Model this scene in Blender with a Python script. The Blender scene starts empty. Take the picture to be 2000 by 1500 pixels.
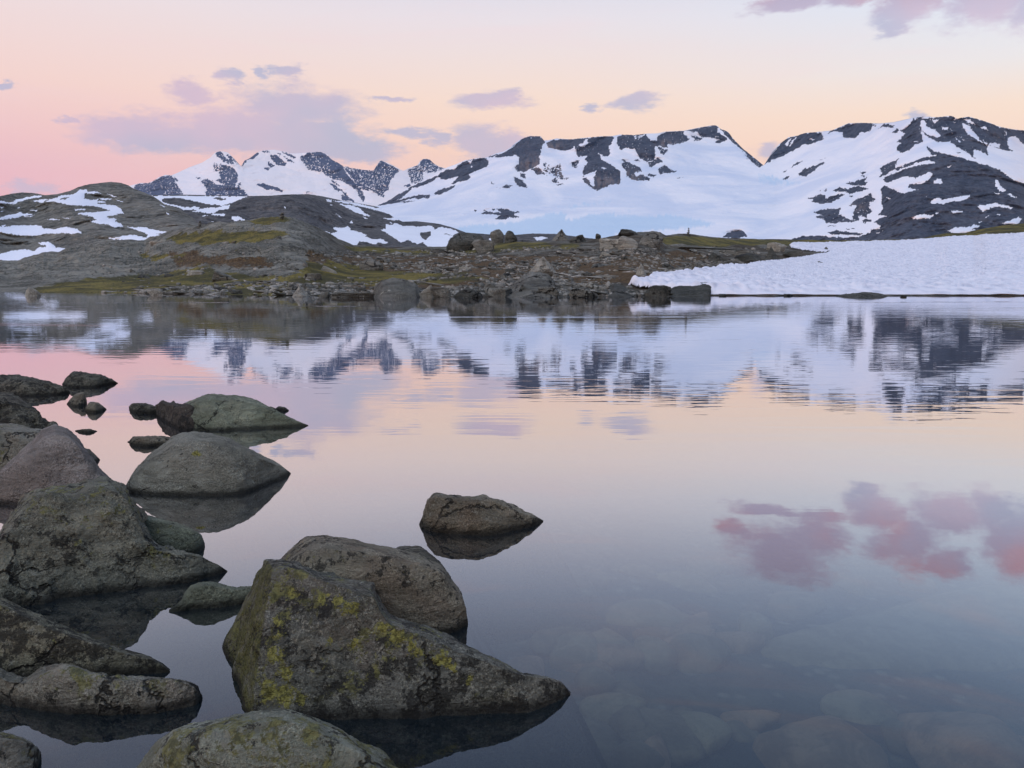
import bpy, math, random
import numpy as np
from mathutils import Vector, Matrix
R = math.radians
rnd = random.Random(7)
sc = bpy.context.scene
col = sc.collection

# ------------------------------------------------------------------ camera
CAM_H, PITCH, FPX = 1.6, R(8.04), 1600.0
cam_d = bpy.data.cameras.new('camera')
cam_d.sensor_width = 36.0
cam_d.lens = 36.0 * FPX / 2000.0
cam_d.clip_start = 0.05
cam_d.clip_end = 60000.0
cam = bpy.data.objects.new('camera', cam_d)
col.objects.link(cam)
cam.location = (0, 0, CAM_H)
cam.rotation_euler = (math.pi / 2 - PITCH, 0, 0)
sc.camera = cam

SUN_EL, SUN_AZ = 50.0, 228.0          # compass: 0 = +Y (view direction), clockwise

# ------------------------------------------------------------------ helpers: directions
def ray(px, py):
    """unit-ish direction of a photograph pixel, scaled so that y = 1"""
    px = np.asarray(px, float); py = np.asarray(py, float)
    cx = (px - 1000.0) / FPX; cy = (750.0 - py) / FPX
    dy = math.cos(PITCH) + cy * math.sin(PITCH)
    dz = -math.sin(PITCH) + cy * math.cos(PITCH)
    return cx / dy, dz / dy            # X per Y, Z per Y

def at_Y(px, py, Y):
    a, b = ray(px, py)
    return np.stack([a * Y, Y + 0 * a, CAM_H + b * Y], -1)

def water_Y(px, py, z=0.0):
    a, b = ray(px, py)
    return (z - CAM_H) / b

def on_plane(px, py, z=0.0):
    return at_Y(px, py, water_Y(px, py, z))

def sky_uv(px, py):
    a, b = ray(px, py)
    a = float(a); b = abs(float(b))
    return a, b / math.sqrt(1 + a * a)

# ------------------------------------------------------------------ node helper
class NT:
    def __init__(s, tree):
        s.t = tree; s.n = tree.nodes; s.l = tree.links
    def new(s, typ, **kw):
        n = s.n.new(typ)
        for k, v in kw.items(): setattr(n, k, v)
        return n
    def put(s, sock, v):
        if v is None: return
        if isinstance(v, bpy.types.NodeSocket): s.l.new(v, sock)
        else:
            if hasattr(sock.default_value, '__len__') and not hasattr(v, '__len__'):
                v = [v] * len(sock.default_value)
            if hasattr(v, '__len__') and len(v) == 3 and len(sock.default_value) == 4: v = tuple(v) + (1,)
            sock.default_value = v
    def math(s, op, a, b=None, c=None, clamp=False):
        n = s.new('ShaderNodeMath', operation=op, use_clamp=clamp)
        s.put(n.inputs[0], a); s.put(n.inputs[1], b)
        if c is not None: s.put(n.inputs[2], c)
        return n.outputs[0]
    def vmath(s, op, a, b=None, out=0):
        n = s.new('ShaderNodeVectorMath', operation=op)
        s.put(n.inputs[0], a)
        if b is not None: s.put(n.inputs[1], b)
        return n.outputs[out]
    def mix(s, f, a, b, blend='MIX'):
        n = s.new('ShaderNodeMix', data_type='RGBA', blend_type=blend)
        s.put(n.inputs[0], f); s.put(n.inputs[6], a); s.put(n.inputs[7], b)
        return n.outputs[2]
    def noise(s, vec, scale, detail=4, rough=0.55, dist=0.0, out=0):
        n = s.new('ShaderNodeTexNoise')
        s.put(n.inputs['Vector'], vec); s.put(n.inputs['Scale'], scale)
        n.inputs['Detail'].default_value = detail
        n.inputs['Roughness'].default_value = rough
        n.inputs['Distortion'].default_value = dist
        return n.outputs[out]
    def voro(s, vec, scale, feature='F1', out=0, rand=1.0):
        n = s.new('ShaderNodeTexVoronoi', feature=feature)
        s.put(n.inputs['Vector'], vec); s.put(n.inputs['Scale'], scale)
        n.inputs['Randomness'].default_value = rand
        return n.outputs[out]
    def ramp(s, f, stops, interp='LINEAR'):
        n = s.new('ShaderNodeValToRGB')
        r = n.color_ramp; r.interpolation = interp
        while len(r.elements) < len(stops): r.elements.new(0.5)
        for e, (p, c) in zip(r.elements, stops):
            e.position = p
            e.color = (c, c, c, 1) if not hasattr(c, '__len__') else tuple(c) + (1,)
        s.put(n.inputs[0], f)
        return n.outputs[0]
    def step(s, f, lo, hi):
        n = s.new('ShaderNodeMapRange', interpolation_type='SMOOTHSTEP')
        s.put(n.inputs[0], f); s.put(n.inputs[1], lo); s.put(n.inputs[2], hi)
        return n.outputs[0]
    def scale(s, vec, v):
        return s.vmath('MULTIPLY', vec, v)
    def bump(s, h, strength, dist, normal=None):
        n = s.new('ShaderNodeBump')
        s.put(n.inputs['Height'], h); s.put(n.inputs['Strength'], strength)
        s.put(n.inputs['Distance'], dist)
        if normal is not None: s.l.new(normal, n.inputs['Normal'])
        return n.outputs[0]

def lin(r, g, b):
    f = lambda c: (c / 255 / 12.92) if c <= 10 else ((c / 255 + 0.055) / 1.055) ** 2.4
    return (f(r), f(g), f(b))

# ------------------------------------------------------------------ world
world = bpy.data.worlds.new('World')
sc.world = world
world.use_nodes = True
wt = NT(world.node_tree)
wt.n.clear()
wout = wt.new('ShaderNodeOutputWorld')
tc = wt.new('ShaderNodeTexCoord')
sep = wt.new('ShaderNodeSeparateXYZ'); wt.l.new(tc.outputs['Generated'], sep.inputs[0])
dx, dy_, dz = sep.outputs
hyp = wt.math('SQRT', wt.math('ADD', wt.math('MULTIPLY', dx, dx), wt.math('ADD', wt.math('MULTIPLY', dy_, dy_), 1e-6)))
el = wt.math('DIVIDE', wt.math('ARCTAN2', dz, hyp), math.pi / 2)        # -1..1
azf = wt.math('ADD', wt.math('MULTIPLY', wt.math('DIVIDE', dx, hyp), 0.5), 0.5)
def E(deg): return max(0.0, deg / 90.0)
rampL = wt.ramp(el, [(E(0), lin(226, 160, 172)), (E(5.5), lin(238, 174, 180)), (E(8), lin(241, 188, 184)), (E(11), lin(243, 204, 192)), (E(16), lin(234, 214, 212)), (E(23), lin(200, 203, 218)), (E(35), lin(156, 172, 208)), (E(90), lin(130, 152, 198))])
rampC = wt.ramp(el, [(E(0), lin(240, 180, 165)), (E(5.5), lin(246, 196, 178)), (E(8), lin(250, 206, 180)), (E(11), lin(246, 214, 192)), (E(16), lin(228, 217, 220)), (E(22), lin(190, 198, 220)), (E(35), lin(146, 168, 206)), (E(90), lin(124, 150, 198))])
rampR = wt.ramp(el, [(E(0), lin(246, 200, 170)), (E(7), lin(250, 208, 178)), (E(9.5), lin(246, 215, 190)), (E(12), lin(230, 222, 220)), (E(15.5), lin(214, 220, 232)), (E(22), lin(168, 188, 218)), (E(35), lin(132, 162, 205)), (E(90), lin(118, 146, 196))])
g = wt.mix(wt.step(azf, 0.18, 0.52), rampL, rampC)
g = wt.mix(wt.step(azf, 0.5, 0.80), g, rampR)
# faint high streaks
stv = wt.scale(tc.outputs['Generated'], (2.2, 2.2, 14.0))
streak = wt.step(wt.noise(stv, 1.6, 5, 0.6, 0.6), 0.48, 0.75)
g = wt.mix(wt.math('MULTIPLY', streak, 0.22), g, lin(240, 205, 205))
# clouds standing in the sky
ysafe = wt.math('MAXIMUM', dy_, 0.02)
comb = wt.new('ShaderNodeCombineXYZ')
wt.put(comb.inputs[0], wt.math('DIVIDE', dx, ysafe)); wt.put(comb.inputs[1], wt.math('DIVIDE', dz, hyp))
uv = comb.outputs[0]
nv = wt.scale(uv, (1.0, 2.6, 1.0))
warp = wt.vmath('SUBTRACT', wt.noise(nv, 9.0, 7, 0.68, 0.0, out=1), (0.5, 0.5, 0.5))
uvw = wt.vmath('ADD', uv, wt.scale(warp, (0.12, 0.050, 0.0)))
CL = [  # px, py (a mirrored row below the horizon works too), rx, ry
    (260, 240, 110, 30), (330, 268, 120, 34), (470, 250, 170, 48), (430, 285, 130, 26), (570, 215, 150, 50), (650, 262, 120, 38),
    (700, 290, 110, 26), (590, 275, 170, 36), (370, 185, 55, 20), (450, 155, 28, 15), (555, 142, 32, 14), (520, 145, 20, 12),
    (135, 225, 32, 7), (950, 200, 90, 17), (1000, 190, 40, 12), (940, 275, 75, 32), (990, 278, 60, 20), (1240, 195, 60, 17), (1165, 205, 26, 12),
    (1500, 292, 45, 22), (1785, 230, 35, 16), (850, 265, 28, 18), (800, 255, 50, 12), (70, 360, 60, 14), (750, 188, 40, 7), (10, 165, 22, 6),
    (1440, 1035, 46, 22), (1500, 1000, 90, 14), (1600, 1004, 70, 20), (1860, 1000, 120, 40), (300, 262, 150, 26), (520, 262, 230, 46), (1530, 1085, 120, 60), (1600, 1050, 80, 56), (1770, 1060, 88, 66), (1850, 1100, 62, 34), (1700, 990, 70, 40), (2000, 1060, 90, 78), (1940, 1000, 70, 44), (1690, 960, 40, 18), (2160, 1080, 110, 60)]
acc = None
for (px, py, rx, ry) in CL:
    u, v = sky_uv(px, py)
    d = wt.vmath('SUBTRACT', uvw, (u, v, 0))
    d = wt.scale(d, (FPX / rx / 1.02, FPX / ry / 1.04, 0))
    m = wt.math('SUBTRACT', 1.0, wt.vmath('LENGTH', d, out=1))
    acc = m if acc is None else wt.math('MAXIMUM', acc, m)
fine = wt.noise(nv, 13.0, 8, 0.66)
fine2 = wt.noise(nv, 42.0, 6, 0.7)
dens = wt.math('ADD', wt.math('MULTIPLY', acc, 2.0), wt.math('ADD', wt.math('MULTIPLY', wt.math('SUBTRACT', fine, 0.5), 2.3), wt.math('MULTIPLY', wt.math('SUBTRACT', fine2, 0.5), 1.5)))
cm = wt.math('MULTIPLY', wt.step(dens, -0.3, 1.15), wt.step(dy_, 0.05, 0.3))
ctone = wt.noise(wt.scale(uv, (1, 1.6, 1)), 6.0, 3, 0.5)
ccol = wt.mix(wt.step(ctone, 0.32, 0.68), lin(174, 172, 196), lin(206, 176, 194))
hot = wt.step(wt.noise(wt.scale(uv, (1, 1.3, 1)), 7.0, 3, 0.55), 0.42, 0.72)
hi_el = wt.step(el, E(14.3), E(16.5))
ccol = wt.mix(hi_el, ccol, wt.mix(hot, lin(176, 158, 182), lin(204, 142, 150)))
cfac = wt.math('MULTIPLY', cm, wt.mix(hi_el, (0.88,) * 3, (0.92,) * 3))
g = wt.mix(cfac, g, ccol)
bg1 = wt.new('ShaderNodeBackground'); wt.put(bg1.inputs[0], g); bg1.inputs[1].default_value = 1.08
sky = wt.new('ShaderNodeTexSky', sky_type='NISHITA')
sky.sun_disc = False
sky.sun_elevation = R(2.0); sky.sun_rotation = R(SUN_AZ)
sky.altitude = 1400
bg2 = wt.new('ShaderNodeBackground'); wt.put(bg2.inputs[0], sky.outputs[0]); bg2.inputs[1].default_value = 0.05
addb = wt.new('ShaderNodeAddShader')
wt.l.new(bg1.outputs[0], addb.inputs[0]); wt.l.new(bg2.outputs[0], addb.inputs[1])
wt.l.new(addb.outputs[0], wout.inputs[0])

# ------------------------------------------------------------------ soft sun lamp added as fill for the dusk sky, exposure
sl = bpy.data.lights.new('added_fill_sun', 'SUN')
sl.energy = 1.35; sl.angle = R(35); sl.color = (1.0, 0.95, 0.93)
so = bpy.data.objects.new('added_fill_sun', sl); col.objects.link(so)
sd = Vector((math.sin(R(SUN_AZ)) * math.cos(R(SUN_EL)), math.cos(R(SUN_AZ)) * math.cos(R(SUN_EL)), math.sin(R(SUN_EL))))
so.rotation_euler = sd.to_track_quat('Z', 'Y').to_euler()
sc.view_settings.view_transform = 'Standard'
sc.view_settings.look = 'None'
sc.view_settings.exposure = 0.0
sc.view_settings.gamma = 1.0
sc.view_settings.use_curve_mapping = False
sc.cycles.use_denoising = True
sc.cycles.max_bounces = 6
sc.cycles.diffuse_bounces = 2
sc.cycles.glossy_bounces = 3
sc.cycles.transmission_bounces = 3
sc.cycles.transparent_max_bounces = 6
sc.cycles.volume_bounces = 0
sc.cycles.caustics_reflective = False
sc.cycles.caustics_refractive = False
sc.cycles.sample_clamp_indirect = 4.0

# ------------------------------------------------------------------ numpy noise
_G = np.array([(1,1,0),(-1,1,0),(1,-1,0),(-1,-1,0),(1,0,1),(-1,0,1),(1,0,-1),(-1,0,-1),(0,1,1),(0,-1,1),(0,1,-1),(0,-1,-1),(1,1,0),(0,-1,1),(-1,1,0),(0,-1,-1)], np.float32)
def _hash(ix, iy, iz):
    with np.errstate(over='ignore'):
        h = (ix.astype(np.uint32) * np.uint32(73856093)) ^ (iy.astype(np.uint32) * np.uint32(19349663)) ^ (iz.astype(np.uint32) * np.uint32(83492791))
        h ^= h >> np.uint32(13); h *= np.uint32(1274126177); h ^= h >> np.uint32(16)
    return h & np.uint32(15)
def perlin(P):
    P = np.asarray(P, np.float32)
    i = np.floor(P).astype(np.int64); f = P - i
    w = f * f * f * (f * (f * 6 - 15) + 10)
    out = 0
    for a in (0, 1):
        wa = w[..., 0] if a else 1 - w[..., 0]
        for b in (0, 1):
            wb = w[..., 1] if b else 1 - w[..., 1]
            for c in (0, 1):
                wc = w[..., 2] if c else 1 - w[..., 2]
                g3 = _G[_hash(i[..., 0] + a, i[..., 1] + b, i[..., 2] + c)]
                dd = g3[..., 0] * (f[..., 0] - a) + g3[..., 1] * (f[..., 1] - b) + g3[..., 2] * (f[..., 2] - c)
                out = out + dd * wa * wb * wc
    return out
def fbm(P, octaves=4, gain=0.5, lac=2.03, ridged=False):
    P = np.asarray(P, np.float32); s = 0; a = 1.0; tot = 0
    for o in range(octaves):
        n = perlin(P + o * 17.3)
        if ridged: n = 1 - 2 * np.abs(n) * 1.4
        s = s + a * n; tot += a
        a *= gain; P = P * lac
    return s / tot
def v3(x, y, z=0.0): return np.stack(np.broadcast_arrays(np.asarray(x, np.float32), y, z), -1)
def sstep(x, a, b):
    t = np.clip((x - a) / (b - a), 0, 1); return t * t * (3 - 2 * t)
def gauss(a, sigma, axis):
    if sigma <= 0: return a
    r = int(3 * sigma) + 1
    k = np.exp(-0.5 * (np.arange(-r, r + 1) / sigma) ** 2); k /= k.sum()
    pad = [(0, 0)] * a.ndim; pad[axis] = (r, r)
    p = np.pad(a, pad, 'edge')
    return np.apply_along_axis(lambda v: np.convolve(v, k, 'valid'), axis, p)

# ------------------------------------------------------------------ mesh from grid
def grid_mesh(name, P, attrs=None, keep=None, smooth=True, wrap=False):
    """P: (rows, cols, 3)"""
    nr, nc = P.shape[:2]
    idx = np.arange(nr * nc).reshape(nr, nc)
    if wrap: idx = np.concatenate([idx, idx[:, :1]], 1)
    q = np.stack([idx[:-1, :-1], idx[:-1, 1:], idx[1:, 1:], idx[1:, :-1]], -1).reshape(-1, 4)
    if keep is not None: q = q[keep.reshape(-1)]
    return quads_mesh(name, P.reshape(-1, 3), q, attrs, smooth)
def quads_mesh(name, V, q, attrs=None, smooth=True):
    me = bpy.data.meshes.new(name)
    k = q.shape[1]
    me.vertices.add(len(V)); me.vertices.foreach_set('co', np.ascontiguousarray(V, np.float32).ravel())
    me.loops.add(q.size); me.loops.foreach_set('vertex_index', q.astype(np.int32).ravel())
    me.polygons.add(len(q)); me.polygons.foreach_set('loop_start', np.arange(0, q.size, k, dtype=np.int32))
    me.update(calc_edges=True)
    me.polygons.foreach_set('use_smooth', np.full(len(q), smooth))
    for an, av in (attrs or {}).items():
        a = me.attributes.new(an, 'FLOAT', 'POINT'); a.data.foreach_set('value', np.ascontiguousarray(av, np.float32).ravel())
    me.validate()
    return me
def link(name, me, mat=None, parent=None, loc=None, **props):
    o = bpy.data.objects.new(name, me); col.objects.link(o)
    if mat is not None and me is not None and not me.materials: me.materials.append(mat)
    if parent is not None: o.parent = parent
    if loc is not None: o.location = loc
    for k, v in props.items():
        if v is not None: o[k] = v
    return o

# ------------------------------------------------------------------ traced shapes
ZM = {'a': (250, 270, .17, .17), 'b': (560, 270, .17, .17), 'c': (860, 240, .17, .17), 'd': (1160, 230, .17, .17), 'e': (1480, 210, .17, .17),
      'f': (1700, 210, .18, .18), 'g': (1480, 340, .17, .17), 'h': (0, 340, .2, .2), 'n': (250, 410, .175, .175), 'm': (580, 430, .175, .175), 'p': (0, 0, 1, 1)}
def T(key, s):
    x0, y0, sx, sy = ZM[key]
    a = np.array([[float(v) for v in p.split(',')] for p in s.split()])
    return a * (sx, sy) + (x0, y0)
def polys(spec):
    """lines of 'key density: x,y x,y ...'; a density below zero cuts a hole"""
    out = []
    for ln in spec.strip().splitlines():
        h, s = ln.split(':'); k, d = h.split()
        out.append((T(k, s), float(d)))
    return out
def inside(poly, x, y):
    res = np.zeros(x.shape, bool)
    m = (x >= poly[:, 0].min()) & (x <= poly[:, 0].max()) & (y >= poly[:, 1].min()) & (y <= poly[:, 1].max())
    if not m.any(): return res
    xs, ys = x[m], y[m]; c = np.zeros(xs.shape, bool)
    j = len(poly) - 1
    for i in range(len(poly)):
        xi, yi = poly[i]; xj, yj = poly[j]
        if yi != yj:
            c ^= ((yi > ys) != (yj > ys)) & (xs < (xj - xi) * (ys - yi) / (yj - yi) + xi)
        j = i
    res[m] = c
    return res
def mask(pl, x, y, warp=2.2, freq=0.11, base=0.0, seed=0.0, spk=(0.16, 0.16)):
    wx = x + warp * fbm(v3(x * freq, y * freq, seed), 5, 0.72) * 3.0
    wy = y + warp * fbm(v3(x * freq, y * freq, seed + 9), 5, 0.72) * 2.4
    sp = np.abs(fbm(v3((x + y) * spk[0] * 0.40, (x * 0.8 - y) * spk[1] * 0.7, seed + 5), 5, 0.72)) * 2.6
    r = np.full(x.shape, base)
    for p, d in pl:
        ins = inside(p, wx, wy)
        if d <= -1: r[ins] = 0
        elif d < 0: r[ins] = np.where(sp[ins] < -d, 0.0, r[ins])
        elif d >= 1: r[ins] = 1
        else: r[ins] = np.maximum(r[ins], sstep(sp[ins], (1 - d) * 0.38 - 0.03, (1 - d) * 0.38 + 0.03))
    return r

ROCK_A = polys("""
a .86: 60,560 100,530 150,515 230,516 290,492 420,424 500,430 530,480 570,550 610,600 636,640 632,662 240,662 90,600
a 1: 250,600 330,590 380,560 400,640 300,660
a 1: 540,440 580,492 560,500 530,470
a .85: 1000,165 1050,150 1100,190 1150,250 1162,300 1100,270 1030,210
a .75: 1120,160 1190,205 1262,305 1210,260 1205,300 1160,280 1150,210
a .88: 1050,320 1130,308 1230,350 1265,420 1252,500 1230,565 1270,562 1330,600 1392,665 885,665 900,570 838,490 880,460 960,490 1040,540 1080,530 1010,470 1070,470 1040,390 1090,370
a .45: 985,280 1060,290 1110,340 1050,380 990,370
a 1: 780,445 830,450 825,465 790,462
a 1: 1310,315 1345,248 1480,162 1502,180 1440,238 1370,252 1322,318
a .95: 1640,190 1700,188 1830,295 1800,316 1720,310 1650,250
a .95: 1600,265 1692,320 1640,336 1600,290
a .95: 1562,342 1620,330 1636,360 1600,376
a .8: 1540,145 1600,138 1630,165 1560,162
a .85: 1750,148 1830,168 1925,215 1900,232 1830,200
a .85: 1788,205 1915,270 1900,287 1820,250
a .8: 1705,158 1770,190 1740,202
a 1: 1480,530 1560,522 1640,540 1760,590 1782,612 1640,592 1560,586
a .8: 1290,500 1305,530 1240,600 1220,590
b .8: 150,210 250,165 380,152 500,228 640,308 690,420 780,510 850,560 900,700 880,732 830,660 800,600 720,540 600,480 500,460 420,390 380,382 250,360 170,260
b .95: 330,152 400,150 520,240 640,320 700,430 790,520 840,600 700,520 600,440 480,300 380,200
b .92: 490,508 560,540 640,602 600,612 520,560
b .85: 500,470 560,500 612,556 540,520
b .78: 650,318 860,362 1000,372 1050,285 1085,252 1280,350 1292,380 1230,440 1180,500 1170,590 1120,620 1120,692 1040,650 980,600 900,600 830,560 760,470 680,370
b .97: 1000,370 1040,298 1080,256 1075,330 1030,370
b .62: 1400,350 1510,308 1560,238 1650,243 1740,328 1830,345 1700,392 1580,400 1560,500 1500,520 1440,520 1400,430
b .97: 1520,300 1540,255 1575,236 1650,242 1690,290 1600,270 1560,310
b .9: 1352,542 1430,520 1430,552 1370,566
b .9: 620,650 750,690 765,722 640,712
b .9: 630,590 690,650 785,742 740,722 650,640
b .85: 0,168 95,220 60,224 0,195
b .85: 0,240 80,268 92,288 0,262
b 1: 220,608 268,615 240,632
b .9: 800,640 880,680 895,740 860,700
""")
TOP_A = np.vstack([T('a', "-200,600 -60,565 40,540 100,525 150,514 230,515 290,490 350,450 430,420 500,425 560,400 700,335 850,280 940,225 1000,165 1040,150 1090,150 1150,165 1190,210 1260,292 1300,320 1340,255 1400,230 1480,165 1540,142 1680,130 1750,145 1850,165"),
                   T('b', "20,172 100,175 250,163 380,153 470,190 510,240 620,300 660,328 690,320 730,340 860,360 1000,370 1040,300 1080,253 1200,300 1290,350 1340,375 1400,345 1500,310 1540,255 1570,236 1640,240 1690,290 1760,330 1830,345 1900,400 2100,470")])
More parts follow.
